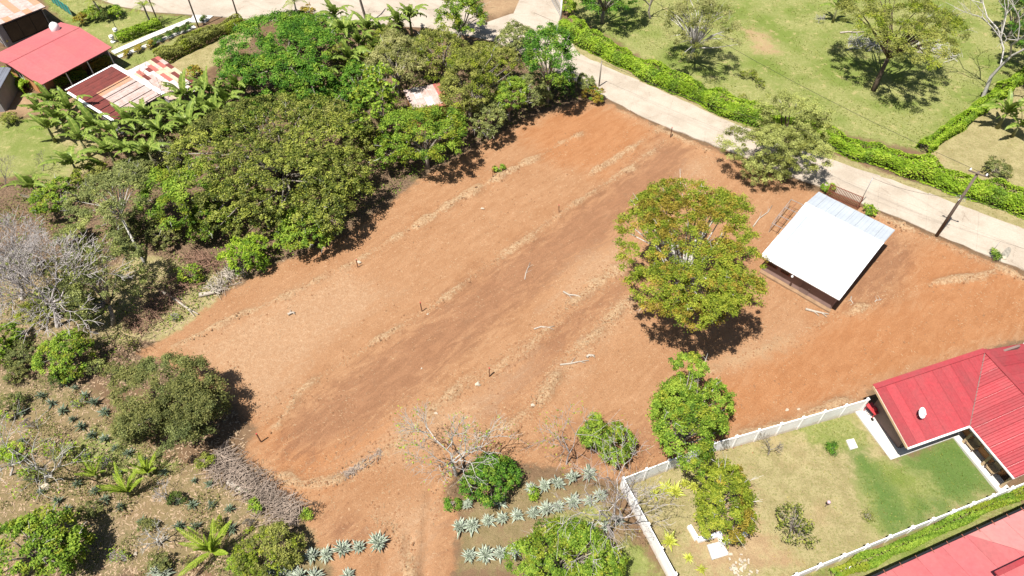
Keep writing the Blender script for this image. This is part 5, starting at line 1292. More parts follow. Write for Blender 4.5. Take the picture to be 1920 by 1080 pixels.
# leaf litter and dry stalks under the trees on the left, and on the agave garden
q = np.array([tuple(G(x, y)[:2]) for x, y in zip(r5.uniform(-20, 560, 9000), r5.uniform(480, 1080, 9000))]); q = q[sdf(q[:, 0], q[:, 1], W2(P_LOT)) < -.1]
scatter_sticks('dead_leaves', 'dry leaves and stalks littering the ground of the agave garden', on_ground(q[:, 0], q[:, 1]), (.08, .35), mat('dry_leaf', (.42, .30, .19), .9, .45, 5), 12, (.015, .05))
# grass tufts
def tufts(name, label, polys, n, ls, pal, seed, box):
    rr = np.random.default_rng(seed); q = rr.uniform(box[0], box[1], (n * 3, 2)); ins = np.zeros(len(q), bool)
    for p in polys: ins |= sdf(q[:, 0], q[:, 1], W2(p)) > .1
    ins &= vnoise(q[:, 0], q[:, 1], 2.2, seed) + rr.normal(0, .15, len(q)) > .42
    q = q[ins][:n]; P = on_ground(q[:, 0], q[:, 1], .04); N = rr.normal(size=P.shape) * .9 + np.array([0, 0, .45])
    V, F, T = leaf_arrays(P, N, ls, .35, rr.random(len(P)), rr)
    tag(link(name, np_mesh(name, V, F, {'tint': T}), LEAF[pal]), label, 'grass', None, 'stuff')
tufts('pasture_grass', 'uneven short grass covering the pasture beyond the hedge', P_GRASS[:1], 20000, .21, 'grass', 21, ((5, 40), (85, 105)))
tufts('lawn_grass', 'short lawn grass within the white walls and verge', P_GRASS[5:12], 9000, .12, 'grass', 22, ((0, 12), (45, 32)))
tufts('dry_grass', 'yellowed dry grass on the yard and rough ground', [P_DRY[0], P_DRY[1], P_DRY[2], P_DRY[3], P_GRASS[4], P_GRASS[7]], 14000, .15, 'drygr', 23, ((-75, 12), (85, 90)))
tufts('verge_grass', 'dry stalks along the foot of the long hedge', [P_DRY[4]], 7000, .2, 'drygr', 24, ((5, 30), (75, 100)))
tufts('garden_grass', 'mown green grass in the garden at the upper left', P_GRASS[1:4], 6000, .18, 'grass', 25, ((-75, 65), (-20, 105)))
# yard pieces
def slab_obj(name, label, poly, z, m=WHITE_CONC, cat='slab'):
    mb = MB(); mb.prism(W2(poly), -.1, z); return tag(mb.build(name, m), label, cat)
slab_obj('pale_slab', 'square white slab set in the lawn near the dish house', [(1586, 826), (1600, 823), (1608, 840), (1594, 844)], .1)
slab_obj('grey_slab', 'grey concrete slab beside the stone edging of the round tree', [(1325, 1022), (1352, 1015), (1368, 1040), (1335, 1050)], .06, mat('grey_concrete', (.48, .46, .43), .9, .2, 2))
brushs = [(1290, 990), (1303, 1012), (1318, 1006), (1350, 1000)]
P = [G(*p) for p in [(1291, 990), (1306, 1014), (1330, 1003)]]
root = empty('stone_edging', G(1340, 1005), 'low white masonry edging around the foot of the round tree', 'kerb')
for a, b in (((1291, 988), (1306, 1013)), ((1308, 1014), (1352, 1002)), ((1354, 1020), (1398, 1003)), ((1354, 1019), (1349, 1008))):
    mb = MB(); wall_box(mb, G(*a), G(*b), -.1, .32, .3); mb.build('block', WHITE, root)
q = G(1390, 1064); root = empty('rubble_heap', q, 'small heap of white builders rubble on the yard', 'rubble')
for k in range(40):
    rr = random.Random(k); mb = MB(); c = q + Vector((rr.gauss(0, .45), rr.gauss(0, .35), .03 + .08 * rr.random())); mb.box(c, (rr.uniform(.04, .13), rr.uniform(.04, .1), rr.uniform(.02, .06)), (rr.gauss(0, 1), rr.gauss(0, 1), rr.gauss(0, .2)), (rr.gauss(0, .2), rr.gauss(0, .2), 1)); mb.build('chunk', STONE, root)
q = G(1547, 950); root = empty('garden_tap', q, 'small pinkish standpipe on a post in the lawn', 'tap')
mb = MB(); mb.tube([q - Vector((0, 0, .1)), q + Vector((0, 0, .7))], [.035, .03], 6); mb.build('post', BROWN_WALL, root)
mb = MB(); mb.lathe(q + Vector((0, 0, .7)), [(.06, 0), (.13, .05), (.13, .18), (.05, .25)], 8); mb.build('head', mat('pink_plastic', (.55, .38, .42), .6, .2, 3), root)
mb = MB(); mb.tube([q + Vector((0, 0, .6)), q + Vector((.22, -.02, .56))], [.025, .02], 5); mb.build('spout', BROWN_WALL, root)
slab_obj('white_block', 'small white block lying in the verge by the low wall', [(1584, 1062), (1592, 1060), (1595, 1067), (1587, 1069)], .2, WHITE, 'block')
# garden ornaments upper left
for px, py, lab in ((213, 78, 'white lamp-like garden ornament beside the garden path'), (220, 65, 'small white pedestal by the clipped garden hedge')):
    q = G(px, py); root = empty('garden_pedestal', q, lab, 'pedestal', 'white garden pedestals'); mb = MB(); mb.lathe(q, [(.35, -.05), (.35, .1), (.22, .15), (.2, .5), (.3, .55), (.3, .65)], 10); mb.build('base', WHITE, root); mb = MB(); mb.lathe(q + Vector((0, 0, .65)), [(.12, 0), (.28, .1), (.3, .2), (.1, .3)], 10); mb.build('bowl', WHITE, root, True)
# far gate at the top
a, b = G(1031, -4), G(1050, 30); root = empty('far_gate', a, 'grey railed gate across the bright drive at the top', 'gate'); d = b - a
for k in range(12): mb = MB(); q = a + d * k / 11; mb.bar(q, q + Vector((0, 0, 1.5)), .05); mb.build('bar', STEEL, root)
for z in (.15, 1.45): mb = MB(); mb.bar(a + Vector((0, 0, z)), b + Vector((0, 0, z)), .06); mb.build('rail', STEEL, root)
# low undergrowth in the thicket
def undergrowth(name, label, poly, n, ls, pal, seed, box, thr):
    rr = np.random.default_rng(seed); q = rr.uniform(box[0], box[1], (n * 4, 2))
    q = q[(sdf(q[:, 0], q[:, 1], W2(poly)) > .4) & (vnoise(q[:, 0], q[:, 1], 1.5, seed) > thr) & (road_pt(q) < -.3)][:n]
    P = on_ground(q[:, 0], q[:, 1], 0); P[:, 2] += np.abs(rr.normal(0, .28, len(P))) + .05
    V, F, T = leaf_arrays(P, rr.normal(size=P.shape) * .6 + np.array([0, 0, .9]), ls, .5, rr.random(len(P)), rr)
    tag(link(name, np_mesh(name, V, F, {'tint': T}), LEAF[pal]), label, 'undergrowth', None, 'stuff')
def road_pt(q): return np.maximum(sdf(q[:, 0], q[:, 1], ROADP), sdf(q[:, 0], q[:, 1], W2(UPPER)))
undergrowth('undergrowth', 'low tangled green undergrowth on the floor of the thicket', P_LITTER_SHADE[0], 22000, .22, 'olived', 31, ((-62, 32), (14, 90)), .46)
undergrowth('fresh_undergrowth', 'patches of fresh green weeds in the thicket', P_LITTER_SHADE[0], 12000, .22, 'bright', 32, ((-62, 32), (14, 90)), .6)
undergrowth('garden_weeds', 'scattered low weeds between the dark agaves', [(-60, 690), (150, 700), (300, 840), (440, 880), (560, 960), (560, 1095), (-60, 1095)], 16000, .15, 'olived', 33, ((-40, 12), (0, 36)), .5)
# ------------------------------------------------------------------ hedges
hedge('long_hedge', 'long bright green clipped hedge along the far side of the concrete road', [(1062, 52), (1090, 78), (1175, 122), (1250, 160), (1330, 195), (1395, 222), (1480, 250), (1570, 278), (1660, 306), (1780, 350), (1920, 396), (2100, 460)], 2.3, 1.9, 'lime', .27)
hedge('pasture_hedge', 'narrow clipped hedge dividing the pasture from the dry ground at right', [(1728, 284), (1780, 248), (1850, 195), (1925, 140), (2000, 90)], 1.5, 1.2, 'lime', .24)
hedge('wall_hedge', 'low leafy strip planted along the low white wall', [(1560, 1080), (1640, 1046), (1720, 1012), (1810, 968), (1925, 920)], 1.0, .5, 'bright', .16)
hedge('garden_hedge', 'clipped hedge ending at the slim utility pole in the upper left garden', [(298, 118), (340, 100), (400, 72), (455, 46)], 1.7, 1.6, 'olive', .25)
hedge('lawn_hedge', 'short clipped hedge on the lawn in front of the garden palm', [(222, 78), (250, 68), (300, 48)], 1.5, 1.0, 'lime', .24)
hedge('eave_hedge', 'row of low shrubs along the eave of the pale red roof', [(104, 162), (140, 146), (160, 138)], 1.4, 1.0, 'bright', .24)
hedge('flowering_hedge', 'flowering shrubs beside the corner of the pale red roof', [(170, 132), (190, 124), (208, 116)], 1.4, 1.0, 'flower', .22)
hedge('drive_hedge', 'rounded hedge below the left corner of the pale red roof', [(8, 140), (30, 158), (58, 172)], 1.6, 1.2, 'lime', .24)
# ------------------------------------------------------------------ trees
T = tree
T('spreading_tree', 'large spreading yellow-green tree with pale trunk in the middle of the lot', 'tree', 1296, 466, 136, 128, 'yellow', .2, .36, 1.2, hc=8.0, base=(1262, 588), extra=((1228, 400, 62, 48, 8.0), (1360, 400, 62, 48, 8.0), (1225, 540, 60, 50, 7.5), (1368, 545, 62, 55, 7.5), (1305, 590, 70, 42, 7.0)), bark=BARK_PALE, cov=2.0, gap=0, frac=.16, rc=.42, tr=.22, nb=40, fork=.5, lump=.12, low=-.1)
T('roadside_tree', 'dull olive tree between the white roofed house and the road', 'tree', 1485, 222, 72, 50, 'sage', .17, .9, 1.2, low=-.7, extra=((1402, 282, 56, 50, 3.2), (1505, 292, 50, 46, 3.2), (1450, 270, 50, 44, 3.8), (1440, 318, 42, 34, 2.2), (1525, 240, 36, 34, 4.2)), bark=BARK_DARK, cov=1.6, lump=.4, gap=.05, rc=.42)
T('mango_tree', 'huge dark mango tree with broad crown overhanging the left of the lot', 'tree', 520, 295, 195, 112, 'mango', .27, .45, 1.2, extra=((590, 400, 75, 65, 3.0), (440, 395, 80, 60, 3.2), (640, 330, 70, 55, 3.5)), cov=2.0, rc=.45, nb=40, lump=.35)
T('green_tree', 'mid green tree in front of the left end of the mango tree', 'tree', 345, 372, 66, 74, 'bright', .26, .7, .9, lump=.35, extra=((390, 415, 44, 38, 2.0),))
T('drooping_tree', 'fresh green drooping clump below the mango crown at the lot edge', 'tree', 574, 430, 62, 46, 'bright', .24, .8, .95)
T('feathery_tree', 'vivid green feathery tree left of the banana clump', 'tree', 525, 105, 112, 74, 'vivid', .28, .5, 1.2, extra=((575, 165, 55, 48, 3.0), (450, 140, 50, 40, 3.0)), cov=2.6, lump=.35)
T('vivid_shrub', 'small vivid green shrub below the feathery tree', 'shrub', 585, 170, 34, 28, 'vivid', .26, .8, 1.0)
T('pale_tree', 'pale silvery green tree right of the banana clump', 'tree', 742, 118, 52, 56, 'pale', .23, .8, 1.2, cov=2.2)
T('pale_shrub', 'pale olive shrub next to the silvery tree', 'shrub', 710, 90, 38, 36, 'olive', .23, .8, 1.2)
T('columnar_tree', 'dark olive tree behind the hidden pink roof', 'tree', 828, 98, 46, 52, 'olive', .24, .8, 1.25, lump=.28)
T('top_tree', 'bright yellow-green tree at the top edge beside the junction', 'tree', 862, 28, 46, 46, 'bright', .27, .8, 1.2)
T('junction_tree', 'dense dark green tree at the bend of the concrete road', 'tree', 1030, 112, 50, 66, 'vivid', .25, .85, 1.2, lump=.25)
T('rounded_tree', 'rounded olive-green tree right of the hidden pink roof', 'tree', 880, 155, 58, 62, 'olive', .23, .85, 1.2, lump=.22, extra=((935, 120, 42, 42, 3.0),))
T('fluffy_tree', 'fluffy bright tree behind the soil edge below the junction tree', 'tree', 955, 185, 34, 40, 'bright', .23, .85, 1.1)
T('greyish_tree', 'grey-green small tree on the soil edge right of the drooping shade', 'tree', 915, 222, 38, 36, 'grey', .23, .85, 1.2)
T('silver_shrub', 'silvery shrub between the junction tree and the soil', 'shrub', 1000, 175, 36, 34, 'grey', .22, .85, 1.0)
T('back_shrub', 'grey-green shrub behind the rounded olive tree', 'shrub', 965, 75, 36, 32, 'grey', .25, .8, 1.0)
T('lot_edge_tree', 'bright green tree with slim trunk leaning over the lot edge', 'tree', 795, 255, 78, 62, 'bright', .25, .7, 1.3, lump=.24, extra=((740, 285, 40, 40, 2.4), (835, 240, 35, 35, 2.6)))
T('large_leaved_tree', 'large-leaved yellowish tree between the mango and the bright tree', 'tree', 705, 190, 40, 66, 'bright', .5, .8, 1.2, cov=1.6, gap=.12, ratio=.6)
T('shaded_shrub', 'mid green shrub below the silvery tree in the thicket', 'shrub', 672, 150, 38, 36, 'vivid', .26, .8, 1.1)
T('thicket_shrub', 'green shrub in the thicket left of the large-leaved tree', 'shrub', 640, 185, 36, 32, 'vivid', .28, .8, 1.0)
T('gap_shrub', 'olive shrub in the thicket below the tin shack bananas', 'shrub', 610, 225, 40, 26, 'olived', .27, .8, 1.0)
T('lime_shrub', 'lime green rounded shrub at the lot edge near the brush heap', 'shrub', 460, 478, 44, 40, 'lime', .24, .85, .9)
T('grey_leaved_tree', 'grey-green tree with pale slender trunk left of the mango', 'tree', 212, 375, 76, 60, 'grey', .22, .7, 1.5, base=(272, 495), bark=BARK_PALE, gap=.12, cov=1.8, nb=24, fork=.75, tr=.12)
T('bushy_tree', 'small mid green tree behind the grey-green one at left', 'tree', 105, 372, 40, 34, 'bright', .25, .8, 1.0)
T('shaggy_tree', 'shaggy olive-grey tree right of the leafless pale tree', 'tree', 192, 520, 66, 76, 'grey', .21, .75, 1.3, base=(212, 610), gap=.1, cov=1.7, nb=24, lump=.28, extra=((165, 580, 50, 40, 1.6),))
T('undergrowth_shrub', 'dull shrub in the shade beneath the shaggy tree', 'shrub', 245, 430, 30, 28, 'olived', .22, .8, 1.0)
T('bright_bush', 'bright green bush in the shade gap at the left', 'bush', 132, 668, 56, 46, 'bright', .22, .8, .85)
T('edge_bush', 'green bush cut off by the left edge at mid height', 'bush', 8, 640, 26, 40, 'bright', .24, .8, .9)
T('dark_round_bush', 'large dark olive round bush with heavy shadow at lower left of the lot', 'bush', 312, 762, 116, 86, 'olived', .19, .72, 1.0, lump=.45, cov=2.6, extra=((280, 795, 60, 50, 1.5), (355, 775, 66, 56, 1.8)))
T('corner_tree', 'bright green tree filling the lower left corner', 'tree', 45, 1030, 90, 70, 'bright', .24, .75, 1.1, lump=.28, extra=((140, 1030, 26, 46, 1.6),))
T('agave_edge_shrub', 'loose green shrub at the bottom beside the brush pile', 'shrub', 505, 1032, 58, 56, 'olive', .2, .75, .9, lump=.3, gap=.08)
T('bare_tree_bush', 'round green bush at the foot of the bare tree with yellow leaves', 'bush', 918, 900, 60, 50, 'vivid', .19, .8, .9, lump=.18)
T('twin_bush', 'small green tree leaning beside the leafless sapling', 'tree', 1118, 812, 34, 34, 'bright', .19, .8, 1.3, extra=((1152, 838, 36, 44, 1.5),), tr=.09)
T('wall_tree', 'tall green tree rising over the white wall', 'tree', 1285, 800, 66, 90, 'bright', .21, .8, 1.2, lump=.2, extra=((1290, 690, 36, 30, 4.6), (1270, 740, 40, 40, 4.0), (1345, 760, 36, 50, 2.2)), cov=2.4)
T('round_tree', 'dense round yellow-green tree growing from the white edging in the yard', 'tree', 1352, 932, 62, 74, 'yellow', .2, .9, 1.15, lump=.3, cov=3.2, frac=.04)
T('bottom_tree', 'broad green tree at the bottom edge below the agave rows', 'tree', 1050, 1050, 98, 66, 'bright', .2, .7, 1.1, lump=.22, extra=((1065, 1005, 42, 34, 2.6), (1135, 1060, 40, 40, 2.0)))
T('sparse_tree', 'half bare silvery tree in the pasture beyond the hedge', 'tree', 1318, 55, 64, 62, 'pale', .2, .8, 1.3, base=(1290, 114), bark=BARK_PALE, cov=1.15, nb=40, gap=.05, tr=.2)
T('pasture_tree', 'broad airy tree with dark trunk standing in the pasture', 'tree', 1690, 55, 108, 66, 'olive', .22, .45, 1.2, hc=6.8, base=(1638, 168), bark=BARK_DARK, cov=1.8, gap=.07, nb=40, rc=.55, tr=.26, low=-.1, fork=.55)
T('top_dark_tree', 'dark green tree at the top edge behind the hedge end', 'tree', 1135, -12, 68, 48, 'vivid', .27, .7, 1.3, lump=.25)
T('gate_shrub', 'yellow-green shrub beside the far gatepost', 'shrub', 1066, 14, 16, 16, 'lime', .22, .85, .9)
T('corner_pasture_tree', 'dark green tree cut off at the upper right corner', 'tree', 1912, 30, 36, 34, 'dark', .25, .8, 1.2)
T('shadow_pasture_tree', 'dark round tree behind the white dead tree at right', 'tree', 1955, 95, 52, 44, 'dark', .25, .7, 1.5)
T('sparse_yard_bush', 'sparse open bush with dark leaves on the dry lawn', 'bush', 1489, 985, 46, 44, 'mango', .2, .55, .95, cov=.45, gap=.1, nb=34, rc=.3, low=-.2)
T('pasture_shrub', 'small dark shrub on the dry ground right of the tall utility pole', 'shrub', 1868, 318, 22, 20, 'olived', .2, .8, .9)
T('croton_bush', 'variegated yellow and pink bush at the roadside corner of the lot', 'bush', 1112, 178, 22, 16, 'flower', .2, .8, .9)
T('corner_grey_bush', 'pale grey bush beside the roadside post', 'bush', 1098, 158, 18, 18, 'grey', .2, .8, .9)
T('gate_bush', 'yellow-green shrub between the rust red gate and the white roof', 'shrub', 1630, 394, 14, 9, 'lime', .2, .8, .8)
T('red_flower_bush', 'red flowering bush at the far end of the rust red gate', 'bush', 1552, 352, 14, 11, 'lime', .2, .8, .9)
T('seedling', 'lone green seedling on the bare soil', 'seedling', 935, 317, 11, 9, 'bright', .3, .8, .7)
T('lawn_shrub', 'little dark green shrub near the white slab in the lawn', 'shrub', 1561, 842, 10, 10, 'vivid', .12, .8, .8)
T('lawn_sprig', 'faint low sprig on the dry lawn', 'shrub', 1627, 968, 14, 8, 'olive', .1, .6, .7, cov=.5)
T('round_garden_bush', 'clipped round bush on the upper left lawn', 'bush', 175, 27, 17, 14, 'bright', .22, .85, .85)
T('dark_garden_bush', 'dark round bush right of the clipped bush on the lawn', 'bush', 200, 26, 12, 13, 'dark', .22, .85, .85)
T('yellow_garden_bush', 'pale yellow bush beside the dark round bush', 'bush', 219, 23, 13, 12, 'lime', .22, .85, .85)
T('red_garden_bush', 'reddish bush left of the clipped round bush', 'bush', 152, 35, 12, 12, 'flower', .22, .85, .85)
T('kerb_tree_bush', 'dark green bush under the palm at the top road', 'bush', 545, 36, 32, 18, 'dark', .25, .85, .85)
T('fern_bush', 'green bush right of the palm at the top road', 'bush', 612, 42, 30, 18, 'vivid', .25, .85, .9)
T('orange_bush', 'orange leaved bush beside the palm at the top road', 'bush', 578, 22, 14, 12, 'flower', .22, .85, .9)
T('fence_shrub', 'yellow leaved shrub behind the patched lean-to roof', 'shrub', 362, 135, 16, 12, 'flower', .25, .85, .9)
T('shack_shrub', 'grey-green shrub beneath the tin shack eave', 'shrub', 290, 222, 34, 26, 'grey', .24, .8, .9, gap=.1)
T('orange_drive_bush', 'orange flowering bush by the grey building', 'bush', 12, 70, 13, 11, 'flower', .22, .85, .9)
T('road_edge_sprig', 'small green tuft beside the leaning slab', 'shrub', 1866, 477, 8, 8, 'bright', .16, .85, .8)
T('field_bush', 'small dry bush on the grass at the left edge', 'bush', 15, 225, 18, 12, 'olive', .22, .8, .8)
T('brush_sprig', 'light green sprout beside the reddish brush heap', 'shrub', 352, 515, 26, 20, 'bright', .25, .8, .9, cov=1.4)
T('low_agave_bush', 'small round dark green plant left of the agave row', 'plant', 849, 944, 14, 11, 'vivid', .16, .85, .7)
T('thorn_shrub', 'green shrub under the brush pile end', 'shrub', 575, 965, 10, 8, 'bright', .15, .85, .7)
for i, (px, py) in enumerate(((289, 79), (302, 74), (316, 66), (331, 58), (345, 54), (353, 49), (381, 37), (237, 100), (260, 91), (281, 84))):
    T('kerb_shrub', 'small potted-size shrub on the white kerb, %s from the pale red house' % ('fourth fifth sixth seventh eighth ninth tenth first second third'.split()[i]), 'shrub', px, py, 5, 6, 'flower' if i > 6 else 'dark', .16, .85, .9, group='small shrubs along the white kerb')
for px, py, hw, hh, pal, lab in ((300, 290, 42, 30, 'olived', 'dull shrub left of the mango among the bananas'), (252, 318, 40, 28, 'grey', 'grey shrub behind the grey-green tree'), (432, 232, 36, 28, 'bright', 'bright shrub on the far side of the mango'), (382, 240, 34, 26, 'olived', 'dull shrub under the banana clump by the lean-to'),
        (468, 205, 34, 24, 'vivid', 'vivid shrub between the feathery tree and the mango'), (560, 212, 42, 24, 'olive', 'olive shrub between the feathery tree and the mango'), (655, 235, 36, 30, 'bright', 'bright shrub at the right shoulder of the mango'), (700, 265, 26, 28, 'olive', 'olive shrub left of the tree leaning over the lot edge'),
        (770, 95, 30, 24, 'grey', 'grey shrub on top of the silvery tree'), (905, 105, 34, 30, 'olive', 'olive shrub near the upper road bend'), (1055, 165, 22, 20, 'dark', 'dark shrub in the shade of the junction tree'), (165, 330, 36, 26, 'olive', 'olive shrub on the slope right of the single banana'),
        (140, 445, 34, 28, 'grey', 'grey shrub between the leafless trees and the grey-green tree'), (300, 440, 34, 26, 'olived', 'dull shrub under the mid green tree'), (100, 560, 40, 30, 'grey', 'thin grey shrub under the leafless trees'), (560, 60, 40, 26, 'vivid', 'vivid shrub at the top of the feathery tree'), (640, 105, 26, 22, 'olive', 'olive shrub amid the upper banana clump'), (735, 60, 28, 18, 'olived', 'dull shrub near the bare palm trunk')):
    T('thicket_bush', lab, 'shrub', px, py, hw, hh, pal, .24, .75, 1.0, lump=.35, gap=.06, group='shrubs filling the thicket')
# pasture low plants
for i, (px, py) in enumerate(((1393, 140), (1413, 138), (1425, 155), (1395, 185), (1412, 145))):
    T('grass_clump', ('dark grass clump nearest the half bare tree', 'grass clump just right of the one nearest the half bare tree', 'dry grass clump farthest right of the pasture clumps', 'small dark clump beside the long hedge', 'grass clump between the other pasture clumps')[i], 'grass clump', px, py, 9, 7, 'olive', .2, .8, .8, cov=1.2, group='grass clumps in the pasture')
# ------------------------------------------------------------------ leafless trees
bare('leafless_tree', 'pale leafless tree with dense mauve twigs at the left edge', (108, 612), (40, 440), 100, BARK_MAUVE, 6, 3, .22, kids=3, trunkfrac=.32, tw=.022)
bare('leafless_tree', 'second pale leafless tree behind the dense mauve one at left', (40, 560), (10, 400), 80, BARK_MAUVE, 6, 13, .2, kids=3, trunkfrac=.28, tw=.018)
bare('bare_tree', 'bare tree with pale forked trunk and few yellow leaves at the foot of the lot', (855, 890), (875, 790), 75, BARK_PALE, 5, 5, .15, leaves='lime', nleaf=420, kids=3, trunkfrac=.34, ls=.17)
bare('leafless_sapling', 'slender leafless sapling with some yellow leaves left of the twin green tree', (1062, 870), (1075, 740), 38, BARK_MAUVE, 4, 18, .07, leaves='yellow', nleaf=220, kids=3, trunkfrac=.25)
bare('wall_bare_tree', 'leafless grey tree leaning beside the wall corner', (1150, 1005), (1120, 900), 45, BARK_MAUVE, 5, 9, .12, leaves='drygr', nleaf=200, kids=3, trunkfrac=.36)
bare('yard_bare_tree', 'leafless shrub with long thin branches on the yard behind the white wall', (1440, 852), 2.4, 55, BARK, 4, 21, .07, kids=3, trunkfrac=.3, droop=.1)
bare('agave_bare_tree', 'leafless shrub with whitish branches among the young palms', (300, 1020), 3.2, 65, BARK_PALE, 4, 31, .1, kids=3, trunkfrac=.3)
bare('garden_bare_tree', 'leafless pale shrub rising right behind the young palms', (318, 930), 2.4, 35, BARK_MAUVE, 4, 33, .06, kids=3, trunkfrac=.3)
bare('yellow_leaved_tree', 'thin pale tree with yellow leaf tufts at the left of the agave garden', (86, 908), (92, 820), 70, BARK_PALE, 4, 41, .1, leaves='lime', nleaf=420, kids=3, trunkfrac=.36, ls=.2)
bare('yellow_leaved_tree', 'second thin tree with yellow leaf tufts at the far left edge', (18, 890), (5, 800), 55, BARK_PALE, 4, 43, .09, leaves='lime', nleaf=300, kids=3, trunkfrac=.36, ls=.2)
bare('white_dead_tree', 'white dead tree leaning beside the pasture hedge at upper right', (1842, 186), (1915, 40), 70, BARK_PALE, 4, 51, .24, kids=3, trunkfrac=.55, tw=.02)
bare('pasture_bare_tree', 'dark bare tree at the top edge left of the half bare tree', (1220, 34), (1222, -60), 60, BARK, 4, 53, .16, kids=3, trunkfrac=.4)
bare('grey_slope_shrub', 'leafless grey shrub on the grassy slope at the left', (12, 350), (10, 290), 40, BARK, 4, 61, .06, kids=3, trunkfrac=.3)
bare('slope_shrub', 'leafless thicket on the slope above the banana at left', (80, 320), (90, 270), 50, BARK, 4, 63, .05, kids=3, trunkfrac=.25)
bare('fallen_pasture_shrub', 'pale leafless shrub left of the airy pasture tree', (1535, 42), 1.6, 40, BARK_PALE, 4, 65, .06, kids=3, trunkfrac=.3)
bare('shrub_by_shade', 'leafless shrub near the brush pile end at the foot of the lot', (592, 960), 1.8, 35, BARK_DARK, 4, 67, .05, kids=3, trunkfrac=.25)
bare('shack_bare_tree', 'thin bare pole-like tree rising over the patched roof', (312, 222), (290, 150), 20, BARK_DARK, 2, 69, .06, kids=2, trunkfrac=.7)
bare('corner_twiggy_shrub', 'twiggy dry shrub inside the wall corner', (1180, 930), 1.2, 26, BARK_MAUVE, 4, 71, .04, kids=4, trunkfrac=.3)
bare('mid_grey_shrub', 'grey leafless shrub between the bananas and mango', (318, 320), (320, 250), 45, BARK, 5, 73, .07, kids=3, trunkfrac=.3)
bare('bare_palm', 'tall bare palm trunk at the top road among the banana clump', (688, 42), 6.5, 6, BARK, 1, 75, .2, kids=2, trunkfrac=.9)
# ------------------------------------------------------------------ bananas and palms
for px, py, h, s, lab in ((98, 190, 2.6, 1.0, 'banana plant left of the tin shack, upper of its clump'), (112, 222, 2.2, 1.0, 'banana plant left of the tin shack, lower of its clump'), (75, 208, 2.0, .9, 'banana plant left of the tin shack, leftmost of its clump'),
        (178, 238, 2.2, 1.0, 'banana plant below the left end of the tin shack'), (212, 250, 2.4, 1.05, 'banana plant below the middle of the tin shack'), (245, 232, 2.2, 1.0, 'banana plant at the near eave of the tin shack'), (275, 215, 2.5, .95, 'banana plant in front of the joint of shack and lean-to'),
        (345, 180, 2.6, 1.1, 'banana plant over the corner of the patched lean-to'), (392, 172, 2.8, 1.1, 'banana plant right of the patched lean-to, highest of its clump'), (425, 190, 2.6, 1.0, 'banana plant right of the patched lean-to, rightmost of its clump'), (375, 205, 2.4, 1.1, 'banana plant right of the patched lean-to, lowest of its clump'), (330, 215, 2.2, .95, 'banana plant between the shack and the mango'),
        (646, 62, 3.6, 1.25, 'tallest banana plant in the clump by the upper road'), (628, 28, 3.2, 1.0, 'banana plant at the top left of the clump by the upper road'), (672, 82, 2.8, 1.0, 'banana plant at the lower right of the clump by the upper road'), (690, 55, 2.8, 1.0, 'banana plant beside the bare palm trunk'), (768, 34, 2.8, 1.05, 'banana plant left of the bright tree at the top edge'), (720, 62, 2.4, .9, 'small banana plant behind the silvery tree'),
        (137, 308, 2.4, 1.0, 'single banana plant on the grassy slope at left'), (278, 285, 3.0, 1.05, 'banana plant with leaning stem left of the mango'), (62, 352, 1.6, .9, 'young banana plant at the left above the leafless trees'), (240, 285, 2.4, .95, 'banana plant behind the grey-green tree'), (1570, 14, 2.0, .9, 'banana plant in the pasture at the top edge'),
        (1888, 212, 2.0, 1.15, 'yellowish banana plant on the dry ground at right'), (1912, 235, 1.6, 1.0, 'drooping banana plant at the right edge'), (300, 250, 2.6, 1.1, 'banana plant in the gap between the shack and the mango crown'), (355, 235, 2.6, 1.1, 'banana plant hanging over the upper left of the mango'), (410, 215, 2.8, 1.1, 'banana plant over the top left of the mango crown'), (205, 285, 2.2, 1.0, 'banana plant on the slope below the tin shack'), (150, 262, 2.2, 1.0, 'banana plant on the slope left below the tin shack'), (445, 165, 2.8, 1.05, 'banana plant at the left edge of the feathery tree'), (130, 205, 2.4, 1.05, 'banana plant against the left wall of the tin shack'), (90, 240, 1.8, .95, 'short banana plant at the lower left of the clump by the shack'), (655, 110, 3.0, 1.05, 'banana plant below the tallest one of the upper clump'), (700, 95, 2.6, 1.0, 'banana plant touching the silvery tree'), (745, 42, 2.6, 1.0, 'banana plant at the roadside left of the bright top tree'), (612, 140, 2.2, .9, 'banana plant in the thicket right of the feathery tree'), (590, 185, 1.8, .9, 'banana plant in the thicket under the feathery tree')):
    banana(px, py, h, s * 1.32, lab, 11 if s < 1.1 else 13)
palm(175, 2, (193, 33), 'palm behind the clipped round bush', 1.0)
palm(270, 13, (284, 46), 'palm in the middle of the upper left lawn', 1.0)
palm(552, 6, (561, 52), 'palm at the edge of the upper road', 1.0)
for px, py, lab, s in ((184, 897, 'young palm at the left of the agave garden trio', 1.0), (246, 930, 'largest young palm of the agave garden trio', 1.25), (282, 892, 'young palm at the upper right of the agave garden trio', 1.0), (405, 1040, 'young palm with tall fronds at the bottom edge', 1.45)):
    young_palm(px, py, lab, s, 9 if s < 1.4 else 12)
